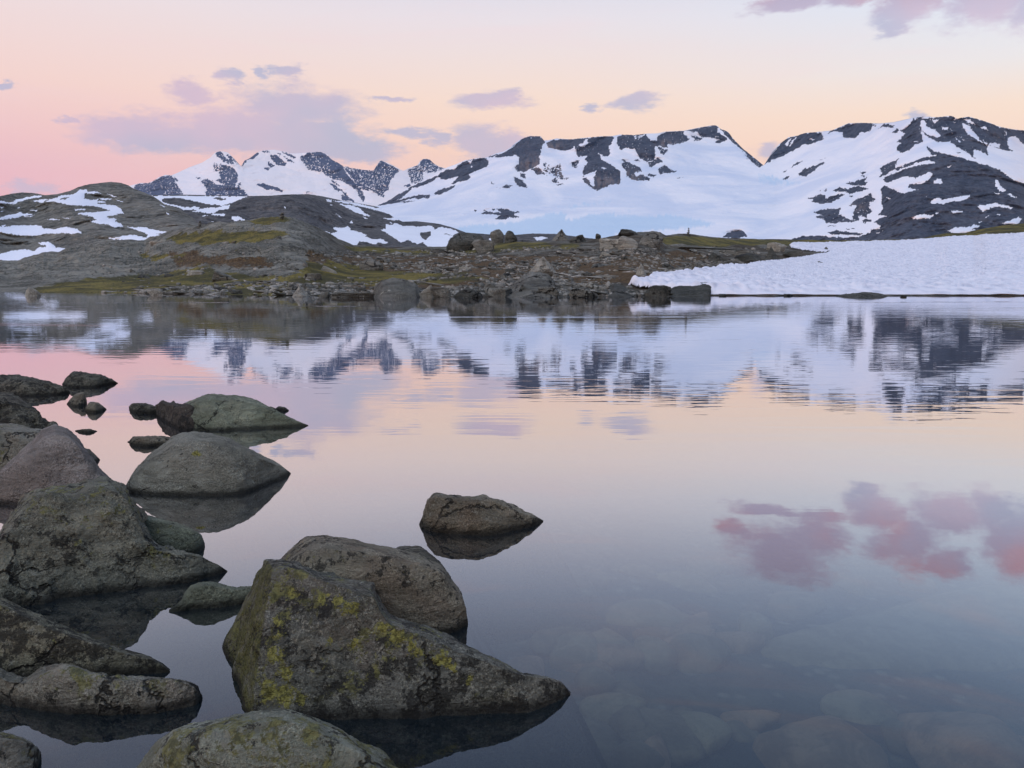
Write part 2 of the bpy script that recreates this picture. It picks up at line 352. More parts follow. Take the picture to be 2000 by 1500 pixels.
ROCK_B = polys("""
b 1: 1740,420 1850,358 2000,350 2000,430 1900,450 1800,472 1730,440
b 1: 1040,770 1200,700 1370,600 1450,548 1600,488 1700,438 1745,428 1700,480 1560,550 1450,572 1380,640 1300,690 1180,730 1100,772
b .96: 1190,718 1370,688 1500,650 1655,650 1630,690 1450,692 1250,745 1105,768
b .96: 1700,620 1800,580 1945,538 1900,580 1780,642 1700,652
b .9: 1240,640 1360,640 1290,700 1200,715
b .9: 1300,730 1490,712 1360,740
c 1: 0,590 90,545 170,540 190,500 260,450 440,405 530,404 556,450 540,500 430,542 400,560 330,600 345,625 300,660 120,704 230,600 60,652 0,642
c -1: 320,440 370,430 340,470
c -1: 350,492 378,500 360,522
c .97: 0,770 100,740 182,715 150,750 60,790 0,802
c .9: 530,402 690,345 600,398
c 1: 640,375 780,320 830,275 930,187 1030,155 1150,155 1200,210 1170,260 1142,390 1140,480 1040,520 960,570 910,552 860,500 900,480 905,400 870,368 760,380 680,402 640,395
c -1: 1030,185 1055,172 1040,195
c .8: 850,500 905,510 930,560 880,560
c .9: 1040,520 1130,510 1205,602 1120,592
c .30: 1190,450 1260,480 1250,610 1180,590
c .97: 920,580 980,590 972,636 930,625
c .93: 835,612 940,660 1015,742 960,750 870,700
c 1: 1220,240 1290,195 1540,185 1700,170 1640,220 1560,260 1480,310 1400,320 1310,302 1240,282
c .95: 1540,270 1690,178 1990,155 1960,230 1930,300 1952,350 1900,392 1830,370 1850,440 1990,520 2000,700 1920,700 1880,750 1790,772 1720,735 1660,680 1640,620 1690,640 1740,720 1780,740 1770,580 1760,560 1640,605 1630,560 1690,450 1660,420 1690,380 1580,385 1560,330
c -1: 1590,258 1690,182 1692,240 1660,275
c -1: 1655,605 1800,548 1775,600 1785,730 1740,705 1690,650
c -1: 1790,440 1850,445 1840,465 1800,460
c -1: 1840,500 1910,520 1900,535 1860,530
c .72: 1250,540 1380,470 1385,560 1412,642 1370,642 1300,600
c .85: 1270,660 1330,620 1362,682 1310,692
c .75: 1500,450 1600,425 1550,545 1520,500
c .6: 1370,640 1485,622 1440,650
c .8: 640,738 700,745 760,712 835,715 780,748
c .7: 580,660 610,700 590,700
c 1: 480,990 545,1020 700,1035 640,985 730,983 912,1030 840,1042 906,1087 800,1085 750,1107 630,1107 690,1070 600,1052 478,1046 512,1022
c 1: 380,998 430,998 410,1013
c 1: 590,990 630,990 610,1008
c .9: 1335,705 1430,695 1400,710 1350,722
d .97: -40,220 220,208 222,250 170,340 182,400 162,450 80,430 70,470 150,510 240,570 300,610 302,762 180,770 120,800 40,832 0,822 10,640 60,560 0,560 -40,500
d -1: 75,560 140,575 120,595
d -1: 60,405 100,440 75,450
d .95: 270,215 330,190 590,183 650,260 730,265 720,210 830,162 1040,153 1040,190 1092,250 1060,282 900,312 850,300 850,350 750,320 690,340 702,420 680,482 600,507 520,450 470,360 380,348 300,372 268,280
d -.3: 455,215 590,190 560,220 480,250
d -1: 650,205 720,200 730,262 690,262
d .93: 640,510 740,458 790,510 700,540 655,572 620,520
d .85: 740,330 850,370 800,430 760,400
d .93: 320,520 400,510 520,560 542,620 460,630 490,680 540,650 642,690 642,722 520,727 430,710 370,662 370,620 330,560
d .9: 320,470 350,480 370,520 340,510
d .9: 740,600 800,543 900,600 962,620 840,632 760,657
d .9: 610,640 712,655 690,682 620,672
d .95: 1040,150 1380,84 1430,100 1410,160 1535,240 1510,268 1400,292 1430,250 1340,230 1240,230 1200,160 1160,150 1120,150
d .9: 1450,125 1545,160 1620,262 1735,368 1845,460 1952,545 1900,572 1820,512 1750,462 1800,480 1720,410 1780,450 1700,370 1570,262 1500,192
d .85: 1130,200 1255,240 1170,272 1130,225
d .9: 448,490 510,475 525,502
d .6: 960,690 1020,680 980,700
d .8: 1100,150 1180,140 1140,170
e 1: 105,635 240,430 350,343 400,340 540,293 735,280 752,360 620,422 520,422 470,462 370,512 270,562 180,592
e -1: 315,438 375,352 388,352 335,445
e -1: 345,448 440,332 455,335 380,430
e -1: 600,365 620,340 625,365 680,370 630,378
e 1: 800,302 830,270 960,223 1040,183 1220,176 1325,190 1300,262 1180,290 1110,352 1000,347 960,290 900,272
e .8: 1300,205 1365,195 1360,215
e .85: 1385,237 1450,183 1585,210 1560,232 1480,226
e .9: 1532,292 1600,233 1625,270 1580,297
e 1: 1785,130 1880,108 1878,300 1900,402 1820,422 1740,492 1660,522 1588,480 1600,440 1660,402 1598,400 1660,340 1690,290 1638,270 1720,220
e -1: 1785,395 1820,385 1835,400
e -1: 1795,135 1830,125 1820,150
e .97: 465,770 540,700 650,670 760,620 772,640 680,680 650,725 540,792
e .97: 388,692 440,630 525,608 430,672
e .97: 278,822 340,784 372,800 320,832
e .9: 708,606 788,583 740,602
e .9: 280,740 340,712 300,740
e .95: 1395,700 1500,640 1635,578 1590,630 1575,700 1480,762 1400,805 1388,792 1430,760
e .96: 1455,800 1500,780 1620,740 1700,700 1830,670 1900,650 2000,650 2000,720 1840,800 1780,800 1680,790 1560,820 1540,852 1480,862
e .85: 1570,700 1700,650 1800,620 1850,600 1760,670 1600,720
e .97: 1015,873 1150,840 1260,798 1220,850 1272,862 1230,892 1130,897 1060,890
e .9: 1165,745 1255,735 1210,765
e .9: 1165,780 1230,775 1220,795
e .96: 868,952 950,923 1030,940 1110,903 1180,910 1280,932 1200,957 1130,972 1050,987 1010,962 930,967
e .95: 545,1035 640,1030 690,998 780,1010 790,1042 930,988 1000,1000 920,1052 840,1092 720,1102 620,1077 640,1050
e .9: 1045,1010 1105,1015 1070,1030
e .9: 695,950 740,942 710,960
e .9: 760,960 800,930 780,965
e .95: 1038,1132 1120,1060 1220,1030 1300,983 1320,1040 1365,1050 1280,1090 1280,1140 1315,1200 1260,1220 1250,1270 1190,1240 1150,1250 1170,1300 1090,1292 1110,1180 1140,1120
g .95: 630,435 800,400 962,393 930,460 1000,500 1100,530 1155,540 1080,552 960,550 880,567 780,562 770,530 660,490 750,470
g .95: 800,668 900,648 1060,665 1200,682 1180,702 1000,697 850,692
g .97: 385,748 520,710 700,698 820,722 1000,732 1190,712 1280,680 1500,640 1500,800 300,800
g .9: 800,595 890,598 840,608
g .8: 990,635 1140,615 1040,640
g .9: 1200,540 1260,510 1330,540 1240,565
p 1: 1412,463 1419,456 1433,451 1449,450 1462,461 1440,465
f 1: 600,415 680,470 850,512 1000,545 1150,595 1300,640 1400,680 1560,790 1720,850 1900,950 1900,1500 0,1500 0,1320 100,1320 110,1290 40,1240 100,1205 180,1180 90,1165 140,1100 120,1000 120,930 110,870 150,845 260,890 300,920 350,935 520,890 410,870 430,830 560,830 650,770 680,710 640,700 520,740 500,770 440,740 350,750 250,790 180,820 150,790 170,750 300,710 420,660 560,640 710,600 640,570 500,600 430,620 360,660 340,650 460,590 560,545 730,520 660,510 640,490
f -1: 690,800 715,772 750,775 795,820 690,827
f -1: 835,640 870,625 872,640 845,655
f -1: 635,1032 720,973 800,1000 880,983 1080,948 1082,965 1000,1010 880,1022 780,1047
f -1: 1165,1072 1350,1033 1545,1080 1520,1102 1360,1072 1260,1110 1220,1137
f -1: 435,1197 540,1158 698,1170 640,1202 500,1210
f -1: 840,1340 920,1293 1060,1300 1130,1263 1185,1290 1100,1320 1195,1340 1040,1372 930,1377
f -1: 1415,1257 1500,1230 1600,1188 1642,1210 1600,1267 1500,1262
f -1: 1355,780 1390,790 1405,850 1475,890 1470,912 1410,912 1360,860
f -1: 1475,930 1520,933 1585,977 1540,972
f -1: 1335,903 1400,937 1380,939
f -1: 1235,1192 1325,1160 1260,1192
f -1: 865,1123 1005,1123 990,1142 900,1147
f -1: 1360,1153 1425,1170 1390,1174
f -1: 55,1362 135,1338 80,1367
f -1: 170,970 235,990 200,1000
f -1: 590,965 620,962 610,975
f -1: 1150,1245 1210,1235 1180,1255
f -1: 690,1140 745,1135 720,1158
f .97: 550,118 590,300 740,372 800,372 860,370 950,430 1040,480 1135,560 1110,470 1140,450 1275,512 1260,420 1280,410 1480,472 1552,472 1500,440 1480,330 1570,310 1667,400 1900,480 1900,270 1560,240 1400,208 1300,168 1060,98 940,125 880,90 830,98 700,108
f -1: 550,130 600,150 600,200 700,240 762,300 740,322 620,300 570,240 540,190
f -1: 995,168 1060,188 1100,240 1160,310 1222,387 1130,340 1060,290 1010,220
f -1: 1008,128 1080,128 1147,192 1060,160
f -1: 765,200 850,218 845,252 780,232
f -1: 915,312 985,388 950,377
f -1: 1215,348 1282,390 1260,417
f -1: 1290,392 1350,383 1412,400 1400,437 1300,417
f -1: 1198,215 1240,198 1292,247 1220,237
f -1: 848,208 915,292 880,262
f -1: 975,308 1028,362 1000,357
f -1: 1445,228 1485,302 1468,302
f -1: 650,125 730,140 700,170
f -1: 525,200 545,290 556,380 545,300
f .8: 590,415 700,480 730,500 660,470
f .8: 930,480 980,490 950,508
""")
TOP_B = np.vstack([np.array([[640, 425], [700, 412]]), T('b', "1060,765 1200,698 1400,560 1560,487 1700,412"),
                   T('c', "0,560 80,510 180,475 280,430 440,403 530,398 640,350 720,330 800,290 850,240 930,185 1020,153 1150,153 1190,200 1240,200 1330,180 1500,188 1640,173"),
                   T('d', "80,213 220,208 300,193 460,198 590,183 740,178 820,158 1040,148 1200,113 1380,84 1420,94 1450,125 1540,160 1600,240 1700,345 1830,450 1950,548"),
                   T('e', "110,630 170,560 240,428 350,343 450,323 540,293 700,278 850,263 1040,180 1200,176 1400,183 1560,168 1740,128 1800,113"),
                   T('f', "560,98 700,106 830,94 880,90 940,120 1060,98 1150,120 1300,168 1400,208 1560,238 1700,250 2000,290 2300,350")])
ICE_B = polys("""
c 1: 200,1205 450,1172 800,1150 1000,1102 1240,1040 1440,1030 1430,1110 1550,1112 1700,1052 2000,1040 2000,1330 150,1330
d 1: -30,1100 350,1120 600,1132 900,1115 1050,1150 1400,1210 1300,1250 900,1272 400,1330 -30,1330
c .6: 1340,960 1500,950 1900,900 1990,900 1700,950 1500,980
d .6: 250,1070 420,1055 400,1070
e .5: 0,760 200,800 500,860 300,900 0,860
""")
SNOW_C = polys("""
a 1: 240,660 880,664 1390,668 1300,692 1200,742 1080,776 1000,762 960,762 850,750 700,710 560,685 400,690 385,720 440,750 560,772 640,792 830,790 800,822 640,827 600,800 480,772 380,747 350,720
a -.9: 970,690 1040,678 1140,700 1060,715
a 1: 740,842 850,805 1000,795 1182,758 1160,812 1040,830 980,862 930,867 840,850
a 1: 950,887 1000,865 1115,863 1112,892 1000,892
a 1: 845,886 920,889 860,902
a 1: 955,955 997,975 960,998
a 1: 1185,900 1260,898 1355,937 1210,952
a 1: 1790,770 1820,800 1805,810
b 1: 440,698 522,710 520,737 470,726
b 1: 482,754 542,777 500,772
b 1: 553,853 638,916 600,906
b 1: 722,967 750,948 768,975 740,987
b 1: 868,893 934,922 900,927
b 1: 600,755 700,762 830,795 900,860 975,902 900,886 790,852 690,800
b 1: 530,711 700,730 830,750 1000,797 1100,812 1180,840 1300,870 1310,930 1230,948 1110,917 1250,908 1200,880 1050,830 880,795 720,757 560,732
b 1: 1180,950 1215,975 1200,985
b 1: 528,1020 640,1030 710,1010 740,1052 860,1087 930,1108 900,1122 980,1157 1100,1160 1165,1200 1120,1212 1040,1195 1030,1217 960,1207 880,1185 830,1190 790,1260 640,1260 540,1182 460,1120 590,1062 540,1047
b 1: 386,1085 450,1063 498,1085 470,1107
b 1: 1140,978 1180,1002 1220,992 1240,973 1330,1006 1500,1012 1672,1005 1692,1047 1760,1020 1900,1040 1968,1080 1920,1112 1860,1180 1830,1260 1640,1260 1560,1190 1500,1222 1400,1170 1310,1197 1230,1142 1080,1045 1140,1042
b -1: 1528,1087 1662,1068 1652,1110 1600,1167 1550,1140
b -1: 1790,1090 1830,1095 1900,1120 1850,1112
p 1: 954,466 963,463 965,469 957,471
p 1: 1042,463 1060,462 1072,464 1060,469 1050,470
""")
TOP_C = T('p', "150,400 250,386 294,381 352,380 403,381 486,383 530,382 556,380 602,379 628,383 665,391 696,396 738,404 752,412 768,424 786,433 815,432 857,437 883,444 910,454 960,458 1000,459 1040,456 1090,457 1140,464 1200,470 1400,476 1600,480")
SNOW_D = polys("""
h 1: 0,258 100,275 180,243 280,223 400,203 412,215 300,240 200,267 140,292 60,287 -60,282 -60,258
h 1: 305,263 400,250 485,238 430,272 380,277
h 1: 425,278 520,233 600,208 700,200 740,180 790,150 850,152 852,170 940,170 990,190 900,192 830,187 815,240 900,250 970,245 940,270 960,290 1050,295 1130,308 1182,340 1208,387 1130,385 1152,400 1040,410 1060,430 1135,440 1120,460 1172,480 1205,512 1110,517 1050,490 940,482 875,460 940,450 900,420 830,400 735,385 820,377 980,370 1075,355 960,320 850,310 700,307 620,290 520,267
h -1: 580,250 620,226 675,232 640,248
h 1: 1040,192 1145,222 1100,222
h 1: 965,233 1100,238 1080,252 980,250
h 1: 1105,244 1208,272 1180,272
h 1: 940,262 1045,265 1030,278 950,278
h 1: -60,450 60,405 200,373 222,385 335,386 230,412 150,427 60,442
h 1: 235,412 345,398 300,412 245,420
h 1: -60,520 170,500 400,502 412,527 530,537 640,516 740,530 808,577 720,580 620,577 480,582 400,592 330,607 230,602 90,587 -60,545
h 1: 0,500 70,488 20,515
h 1: -60,800 100,750 270,733 330,757 370,720 430,700 360,672 470,660 515,680 540,715 660,727 560,774 420,767 330,792 240,822 170,860 80,850 -60,860
h -1: 390,690 450,690 440,715 400,715
h 1: 1235,520 1420,520 1510,547 1620,564 1695,571 1520,582 1565,592 1450,640 1430,620 1445,590 1400,568 1290,535
h 1: 1055,627 1150,615 1270,590 1350,605 1440,627 1410,660 1330,652 1200,642 1100,642
h 1: 455,440 520,436 590,448 500,450
h 1: 598,420 690,432 660,442
h 1: 725,340 840,341 820,354 740,354
h 1: 280,350 368,354 350,366
h 1: 1548,288 1612,320 1602,325
h 1: 1615,360 1660,402 1640,398
h 1: 0,322 40,322 20,332
h 1: 0,355 30,356 10,366
h 1: 160,325 200,324 180,333
""")
TOP_D = np.vstack([np.array([[-220, 392], [-100, 384]]), T('h', "0,215 120,190 220,178 330,185 440,205 560,195 680,165 770,125 860,100 960,88 1080,75 1180,85 1250,108 1300,140 1400,175 1500,220 1560,265 1600,295 1680,318 1750,340 1850,400 1920,470 2000,520 2100,600")])

# ------------------------------------------------------------------ materials
def new_mat(name):
    m = bpy.data.materials.new(name); m.use_nodes = True
    t = NT(m.node_tree); t.n.clear()
    o = t.new('ShaderNodeOutputMaterial')
    return m, t, o
def principled(t, o, color, rough=0.85, normal=None, spec=0.3):
    b = t.new('ShaderNodeBsdfPrincipled')
    t.put(b.inputs['Base Color'], color); t.put(b.inputs['Roughness'], rough)
    b.inputs['Specular IOR Level'].default_value = spec
    if normal is not None: t.l.new(normal, b.inputs['Normal'])
    t.l.new(b.outputs[0], o.inputs[0])
    return b
def attr(t, name):
    n = t.new('ShaderNodeAttribute'); n.attribute_name = name
    return n.outputs['Fac']

def mountain_mat(name, rock1, rock2, snow, sc_m, snow2=None, bump=1.0):
    """sc_m: size in metres of the finest features"""
    m, t, o = new_mat(name)
    geo = t.new('ShaderNodeNewGeometry'); P = geo.outputs['Position']
    Ps = t.scale(P, (1 / sc_m,) * 3)
    rk = attr(t, 'rock')
    n1 = t.noise(Ps, 0.35, 5, 0.65)
    n2 = t.noise(t.scale(Ps, (1, 1, 0.35)), 0.12, 6, 0.7, 0.8)
    edge = t.math('ADD', rk, t.math('MULTIPLY', t.math('SUBTRACT', t.noise(Ps, 0.8, 3, 0.6), 0.5), 0.5))
    rf = t.step(edge, 0.42, 0.58)
    rc = t.mix(t.step(n2, 0.3, 0.7), rock1, rock2)
    rc = t.mix(t.step(n1, 0.48, 0.70), rc, tuple(c * 0.45 for c in rock1))
    n3 = t.noise(Ps, 1.3, 4, 0.7)
    rc = t.mix(t.math('MULTIPLY', t.step(n3, 0.50, 0.68), 0.6), rc, tuple(c * 1.55 for c in rock2))
    rc = t.mix(t.math('MULTIPLY', t.step(n3, 0.50, 0.34), 0.6), rc, tuple(c * 0.5 for c in rock1))
    wr = attr(t, 'warm')
    rc = t.mix(wr, rc, (0.20, 0.165, 0.15))
    snc = t.mix(t.step(t.noise(t.scale(Ps, (1, .6, 2.2)), 0.035, 7, 0.62, 0.6), 0.36, 0.62), snow, snow2 or tuple(c * 0.93 for c in snow))
    ice = attr(t, 'ice')
    snc = t.mix(t.math('MULTIPLY', ice, 0.8), snc, (0.50, 0.66, 0.80))
    cc = t.mix(rf, snc, rc)
    h = t.math('ADD', t.math('MULTIPLY', n1, rf), t.math('MULTIPLY', n2, t.math('ADD', t.math('MULTIPLY', rf, 1.6), 0.45)))
    nb = t.bump(h, 0.8 * bump, sc_m * 1.2)
    principled(t, o, cc, 0.9, nb, 0.15)
    return m

# ------------------------------------------------------------------ distant layers
def interp_line(line, x): return np.interp(x, line[:, 0], line[:, 1])
def jag(x, amp, freq=0.12, seed=0.0): return amp * fbm(v3(x * freq, seed, 0.3), 5, 0.6)

def layer(name, top, bot, x0, x1, step_px, Yb, Yt, pl, base, mat, warp=2.0, relief=0.05, cliff=0.35, seed=0.0, smoothx=5, jagpx=1.0,
          ice=None, warm=None, spk=(0.16, 0.16), zfoot=0.0, label=None):
    nx = int((x1 - x0) / step_px) + 1
    xs = np.linspace(x0, x1, nx)
    ty = interp_line(top, xs)
    by = bot(xs)
    ny = int((by - ty).max() / step_px) + 2
    t = np.linspace(0, 1, ny)[:, None]
    PX = np.broadcast_to(xs, (ny, nx)); PY = by + (ty - by) * t
    if isinstance(pl, tuple): pl, neg = pl
    m = mask(pl, PX, PY, warp=warp, base=base, seed=seed, spk=spk)
    rock = m if base == 0 else 1 - m
    rock_b = gauss(gauss(rock, 3, 0), 3, 1)
    w_ = gauss(rock_b, 26, 1)
    w = 1 - (1 - cliff) * w_
    # depth as a smooth function of direction: accumulate on a regular grid, steep where rock shows
    ref = gauss(np.minimum(ty, gauss(ty, 60, 0)), 50, 0) - 6
    bys = gauss(by, 40, 0)
    py_hi, py_lo = by.max() + 2, ty.min() - 4
    nr = int((py_hi - py_lo) / 2.0)
    gpy = np.linspace(py_hi, py_lo, nr)[:, None]; GXX = np.broadcast_to(xs, (nr, nx)); GYY = np.broadcast_to(gpy, (nr, nx))
    mm = mask(pl, GXX, GYY, warp=0, base=base, seed=seed, spk=spk)
    rk2 = gauss(gauss((mm if base == 0 else 1 - mm) * (GYY > ty), 4, 0), 22, 1)
    ww = (1 - (1 - cliff) * rk2) * np.abs(gpy[1] - gpy[0])
    cum = gauss(np.cumsum(ww, 0), 12, 1)
    fy = (py_hi - PY) / (py_hi - py_lo) * (nr - 1); iy0 = np.clip(np.floor(fy).astype(int), 0, nr - 2); fr0 = fy - iy0
    jj = np.broadcast_to(np.arange(nx), (ny, nx))
    cs = cum[iy0, jj] * (1 - fr0) + cum[iy0 + 1, jj] * fr0
    fb = (py_hi - bys) / (py_hi - py_lo) * (nr - 1); ib = np.clip(np.floor(fb).astype(int), 0, nr - 2)
    cs = (cs - gauss(cum[ib, np.arange(nx)], 10, 0)) / (0.9 * (bys - ref))
    Y0 = gauss(Yb(xs), 40, 0); Y1 = gauss(Yt(xs), 40, 0)
    Y = Y0 + (Y1 - Y0) * cs
    span = np.abs(Y1 - Y0).mean()
    Q = at_Y(PX, PY, Y)
    s = span * 0.35
    rl = fbm(Q / s * (1, 1, 1.3), 6, 0.58, ridged=True)
    rl2 = fbm(Q / (s * 0.12) + 30, 4, 0.6)
    Y = Y + span * relief * (rl * (0.55 + 0.45 * rock_b) + 0.25 * rl2 * rock_b)
    rj = jag(PX, jagpx, 0.25, seed) * rock_b * sstep(t, 0.75, 1.0)
    Q = at_Y(PX, PY + rj, Y)
    # back slope
    rows = [Q]
    H = Q[-1, :, 2] - zfoot
    for k, f in ((0.10, 0.03), (0.4, 0.2), (0.9, 0.6), (1.5, 1.02)):
        b = Q[-1].copy(); b[:, 1] += k * np.maximum(H, 1) * 1.5; b[:, 2] -= H * f
        rows.append(b[None])
    foot = Q[0].copy(); foot[:, 2] -= 0.02 * span + 2
    P = np.vstack([foot[None]] + rows)
    P[..., 2] = np.maximum(P[..., 2], -2.0)
    ex = len(P) - ny
    def padv(a): return np.vstack([a[:1], a] + [a[-1:]] * (ex - 1))
    icev = mask(ice, PX, PY, warp=5, seed=seed + 3, spk=(.05, .2)) if ice else np.zeros_like(rock)
    warmv = warm(PX, PY, rock_b) if warm else np.zeros_like(rock)
    me = grid_mesh(name, P, {'rock': padv(rock), 'ice': padv(gauss(icev, 1.2, 0)), 'warm': padv(warmv)})
    return link(name, me, mat, kind='structure', label=label)

mat_far = mountain_mat('far_peak_rock_and_snow', (0.040, 0.054, 0.095), (0.085, 0.10, 0.145), (0.88, 0.82, 0.79), 40, snow2=(0.88, 0.84, 0.84))  # extra blue of the distance haze put into the rock colour
mat_main = mountain_mat('glacier_mountain_rock_and_snow', (0.034, 0.044, 0.066), (0.082, 0.092, 0.115), (0.62, 0.69, 0.80), 16, snow2=(0.80, 0.82, 0.86))  # rock blue includes some haze; the two snow tones paint in glacier shading
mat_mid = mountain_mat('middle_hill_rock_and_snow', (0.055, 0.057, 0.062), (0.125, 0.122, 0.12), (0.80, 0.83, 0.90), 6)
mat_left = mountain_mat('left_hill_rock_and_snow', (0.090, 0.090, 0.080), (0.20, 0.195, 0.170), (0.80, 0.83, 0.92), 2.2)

c_ = lambda v: (lambda x: np.full_like(x, float(v)))
layer('mountain', TOP_A, lambda x: np.interp(x, [200, 380, 700, 800, 930], [400, 400, 420, 425, 400]), 212, 925, 1.5, c_(9000), c_(11500), ROCK_A, 0.0, mat_far,
      warp=2.2, relief=0.09, seed=1.0, jagpx=1.8, spk=(.24, .30))
def warm_B(x, y, r):
    out = np.zeros_like(x)
    for (cx, cy, rx, ry) in ((1045, 325, 40, 16), (1090, 335, 22, 22), (1175, 355, 40, 12), (1232, 345, 20, 14), (1080, 285, 18, 8), (1665, 405, 25, 8), (1300, 280, 22, 9)):
        out = np.maximum(out, np.exp(-((x - cx) / rx) ** 2 - ((y - cy) / ry) ** 2))
    return out * 0.8 * sstep(fbm(v3(x * .15, y * .07, 3), 3) + .5, 0.25, 0.7)
layer('mountain', TOP_B, lambda x: np.interp(x, [640, 740, 800, 900, 2300], [432, 425, 450, 482, 484]), 642, 2120, 1.5,
      lambda x: np.interp(x, [640, 900, 1500, 1800, 2100], [4200, 3000, 2600, 1900, 1800]), lambda x: np.interp(x, [640, 900, 1500, 1800, 2100], [6500, 5600, 5600, 4600, 4200]),
      ROCK_B, 0.0, mat_main, warp=2.2, relief=0.06, seed=2.0, ice=ICE_B, warm=warm_B, jagpx=1.6)
layer('hill', TOP_C, lambda x: np.interp(x, [150, 500, 1600], [482, 490, 490]), 170, 1620, 1.6,
      c_(700), c_(1500), SNOW_C, 1e-9, mat_mid, warp=1.6, relief=0.05, seed=3.0, jagpx=0.8)
layer('hill', TOP_D, lambda x: np.interp(x, [-220, 0, 420], [540, 530, 480]), -210, 418, 1.3,
      c_(170), lambda x: np.interp(x, [-200, 80, 216, 400], [420, 420, 520, 420]), SNOW_D, 1e-9, mat_left, warp=1.6, relief=0.05, seed=4.0, jagpx=1.0)

# ------------------------------------------------------------------ far shore ground
TOP_E = T('p', "-260,530 -120,520 0,511 35,511 50,504 85,494 112,494 132,486 170,478 210,470 250,469 282,471 300,462 330,454 360,447 400,440 430,435 470,430 500,427 540,424 565,425 590,434 620,447 650,464 690,479 760,483 820,482 870,482 930,478 1000,473 1100,470 1160,467 1200,460 1230,454 1262,452 1290,454 1300,460 1318,457 1345,456 1370,460 1400,464 1500,467 1560,468 1640,470 1700,469 1780,467 1826,462 1850,455 1900,455 1925,446 1960,440 2000,436 2060,430 2300,410")
def bot_E(x): return np.interp(x, [-260, 0, 300, 560, 700, 900, 1100, 1390, 2300], [569, 570, 573, 577, 578, 580, 580, 577.5, 578])
xs = np.linspace(-240, 2260, 2000)
nyE = 150
tE = np.linspace(0, 1, nyE)[:, None]
byE = bot_E(xs); tyE = interp_line(TOP_E, xs)
EX = np.broadcast_to(xs, (nyE, len(xs))); EY = byE + (tyE - byE) * tE
Yb_ = water_Y(xs, byE)
Yt_ = np.interp(xs, [-240, 0, 250, 400, 540, 600, 690, 900, 1250, 1345, 1560, 1850, 2260], [175, 165, 150, 118, 105, 110, 135, 125, 105, 130, 170, 200, 190])
gE = np.interp(xs, [0, 300, 540, 700, 1200, 1600, 2200], [1.2, 1.15, 1.0, 1.5, 1.6, 1.25, 1.2])
YE = Yb_ + (Yt_ - Yb_) * tE ** gE
YE = gauss(YE, 4, 1)
QE = at_Y(EX, EY, YE)
def soft(pl, x, y, warp=6, seed=0.0):
    return mask(pl, x, y, warp=warp, freq=0.05, seed=seed, spk=(.05, .12))
MOSS = polys("""
p .95: 60,566 130,556 230,545 300,533 360,529 430,535 520,540 600,552 640,568 640,580 40,580
p .85: 325,470 380,455 430,462 460,458 500,452 560,452 560,466 520,480 480,486 420,484 380,484 340,480
p .7: 470,432 510,427 560,424 570,432 520,440 480,442
p .9: 590,508 640,515 700,522 760,530 900,535 960,545 860,552 760,560 600,562 540,556 560,545 605,530
p .85: 670,482 740,484 830,490 860,494 780,496 700,494
p .8: 880,488 960,480 1000,470 1060,474 1080,484 1000,490 900,494
p .8: 1090,478 1130,474 1130,484 1100,486
p .95: 1292,466 1320,462 1345,462 1420,468 1600,470 1700,474 1600,480 1450,478 1380,484 1300,478
p .95: 1560,466 1830,460 1860,452 1930,444 2010,432 2300,405 2300,470 1560,480
p .5: 250,500 330,505 420,520 300,515
""")
HEATH = polys("""
p .75: 600,500 760,500 960,500 1180,500 1300,500 1300,545 1160,560 900,560 700,558 600,556
p .6: 1140,505 1340,490 1400,500 1300,530 1200,545
p .8: 560,545 760,545 860,555 700,570 600,566
p .6: 330,500 440,510 560,520 430,530 330,520
p .5: 980,480 1090,478 1040,486
""")
moss = gauss(gauss(soft(MOSS, EX, EY, 5, 2), 2.0, 0), 6, 1)
heath = gauss(gauss(soft(HEATH, EX, EY, 5, 5), 2.0, 0), 6, 1)
slab = sstep(EX + 60 * fbm(v3(EX * .02, EY * .08, 3), 4, .6), 740, 560)
rel = fbm(QE / (9, 9, 9), 5, 0.55)
rel2 = fbm(QE / (22, 6, 4) + 7, 5, 0.6, ridged=True)
amp = (0.35 + 0.9 * slab * sstep(tE, 0.1, 0.5)) * sstep(tE, 0.0, 0.10)
fade = 1 - 0.6 * sstep(tE, 0.85, 1.0)
QE[..., 2] += amp * fade * (1.0 * rel + 0.8 * rel2 * slab * (1 - 0.7 * moss))
QE[..., 2] += 0.10 * fbm(QE / 1.3, 4, 0.6) * sstep(tE, 0, 0.04) * (1 - 0.4 * moss)
QE[0, :, 2] = 0.02 * perlin(v3(xs * .05, 1, 2)) + 0.03
rows = []
for k in (5, 4, 3, 2, 1):
    b = QE[0].copy(); b[:, 1] -= k * 0.9 + 0.3 * perlin(v3(xs * .05, k, 2)); b[:, 2] = -0.30 * k ** 1.1; rows.append(b[None])
back = []
for k, f in ((6, -.3), (25, -3), (80, -12)):
    b = QE[-1].copy(); b[:, 1] += k; b[:, 2] += f; back.append(b[None])
for b in back: b[..., 2] = np.maximum(b[..., 2], -2.0)
PE = np.vstack(rows + [QE] + back)
def padE(a): return np.vstack([a[:1]] * 5 + [a] + [a[-1:]] * 3)
me = grid_mesh('far_shore_terrain', PE, {'moss': padE(moss), 'heath': padE(heath), 'slab': padE(slab + 0 * EX)})
m, t, o = new_mat('far_shore_ground')
geo = t.new('ShaderNodeNewGeometry'); P = geo.outputs['Position']
na = t.noise(t.scale(P, (1, .8, 1.2)), 0.9, 7, 0.70, 0.4)
nb_ = t.noise(t.scale(P, (0.35, 0.5, 1.3)), 0.55, 7, 0.68, 0.8)
nc_ = t.noise(P, 5.0, 4, 0.7)
slabc = t.mix(t.step(nb_, 0.32, 0.68), (0.075, 0.077, 0.066), (0.240, 0.238, 0.205))
slabc = t.mix(t.step(nc_, 0.5, 0.72), slabc, (0.27, 0.255, 0.23))
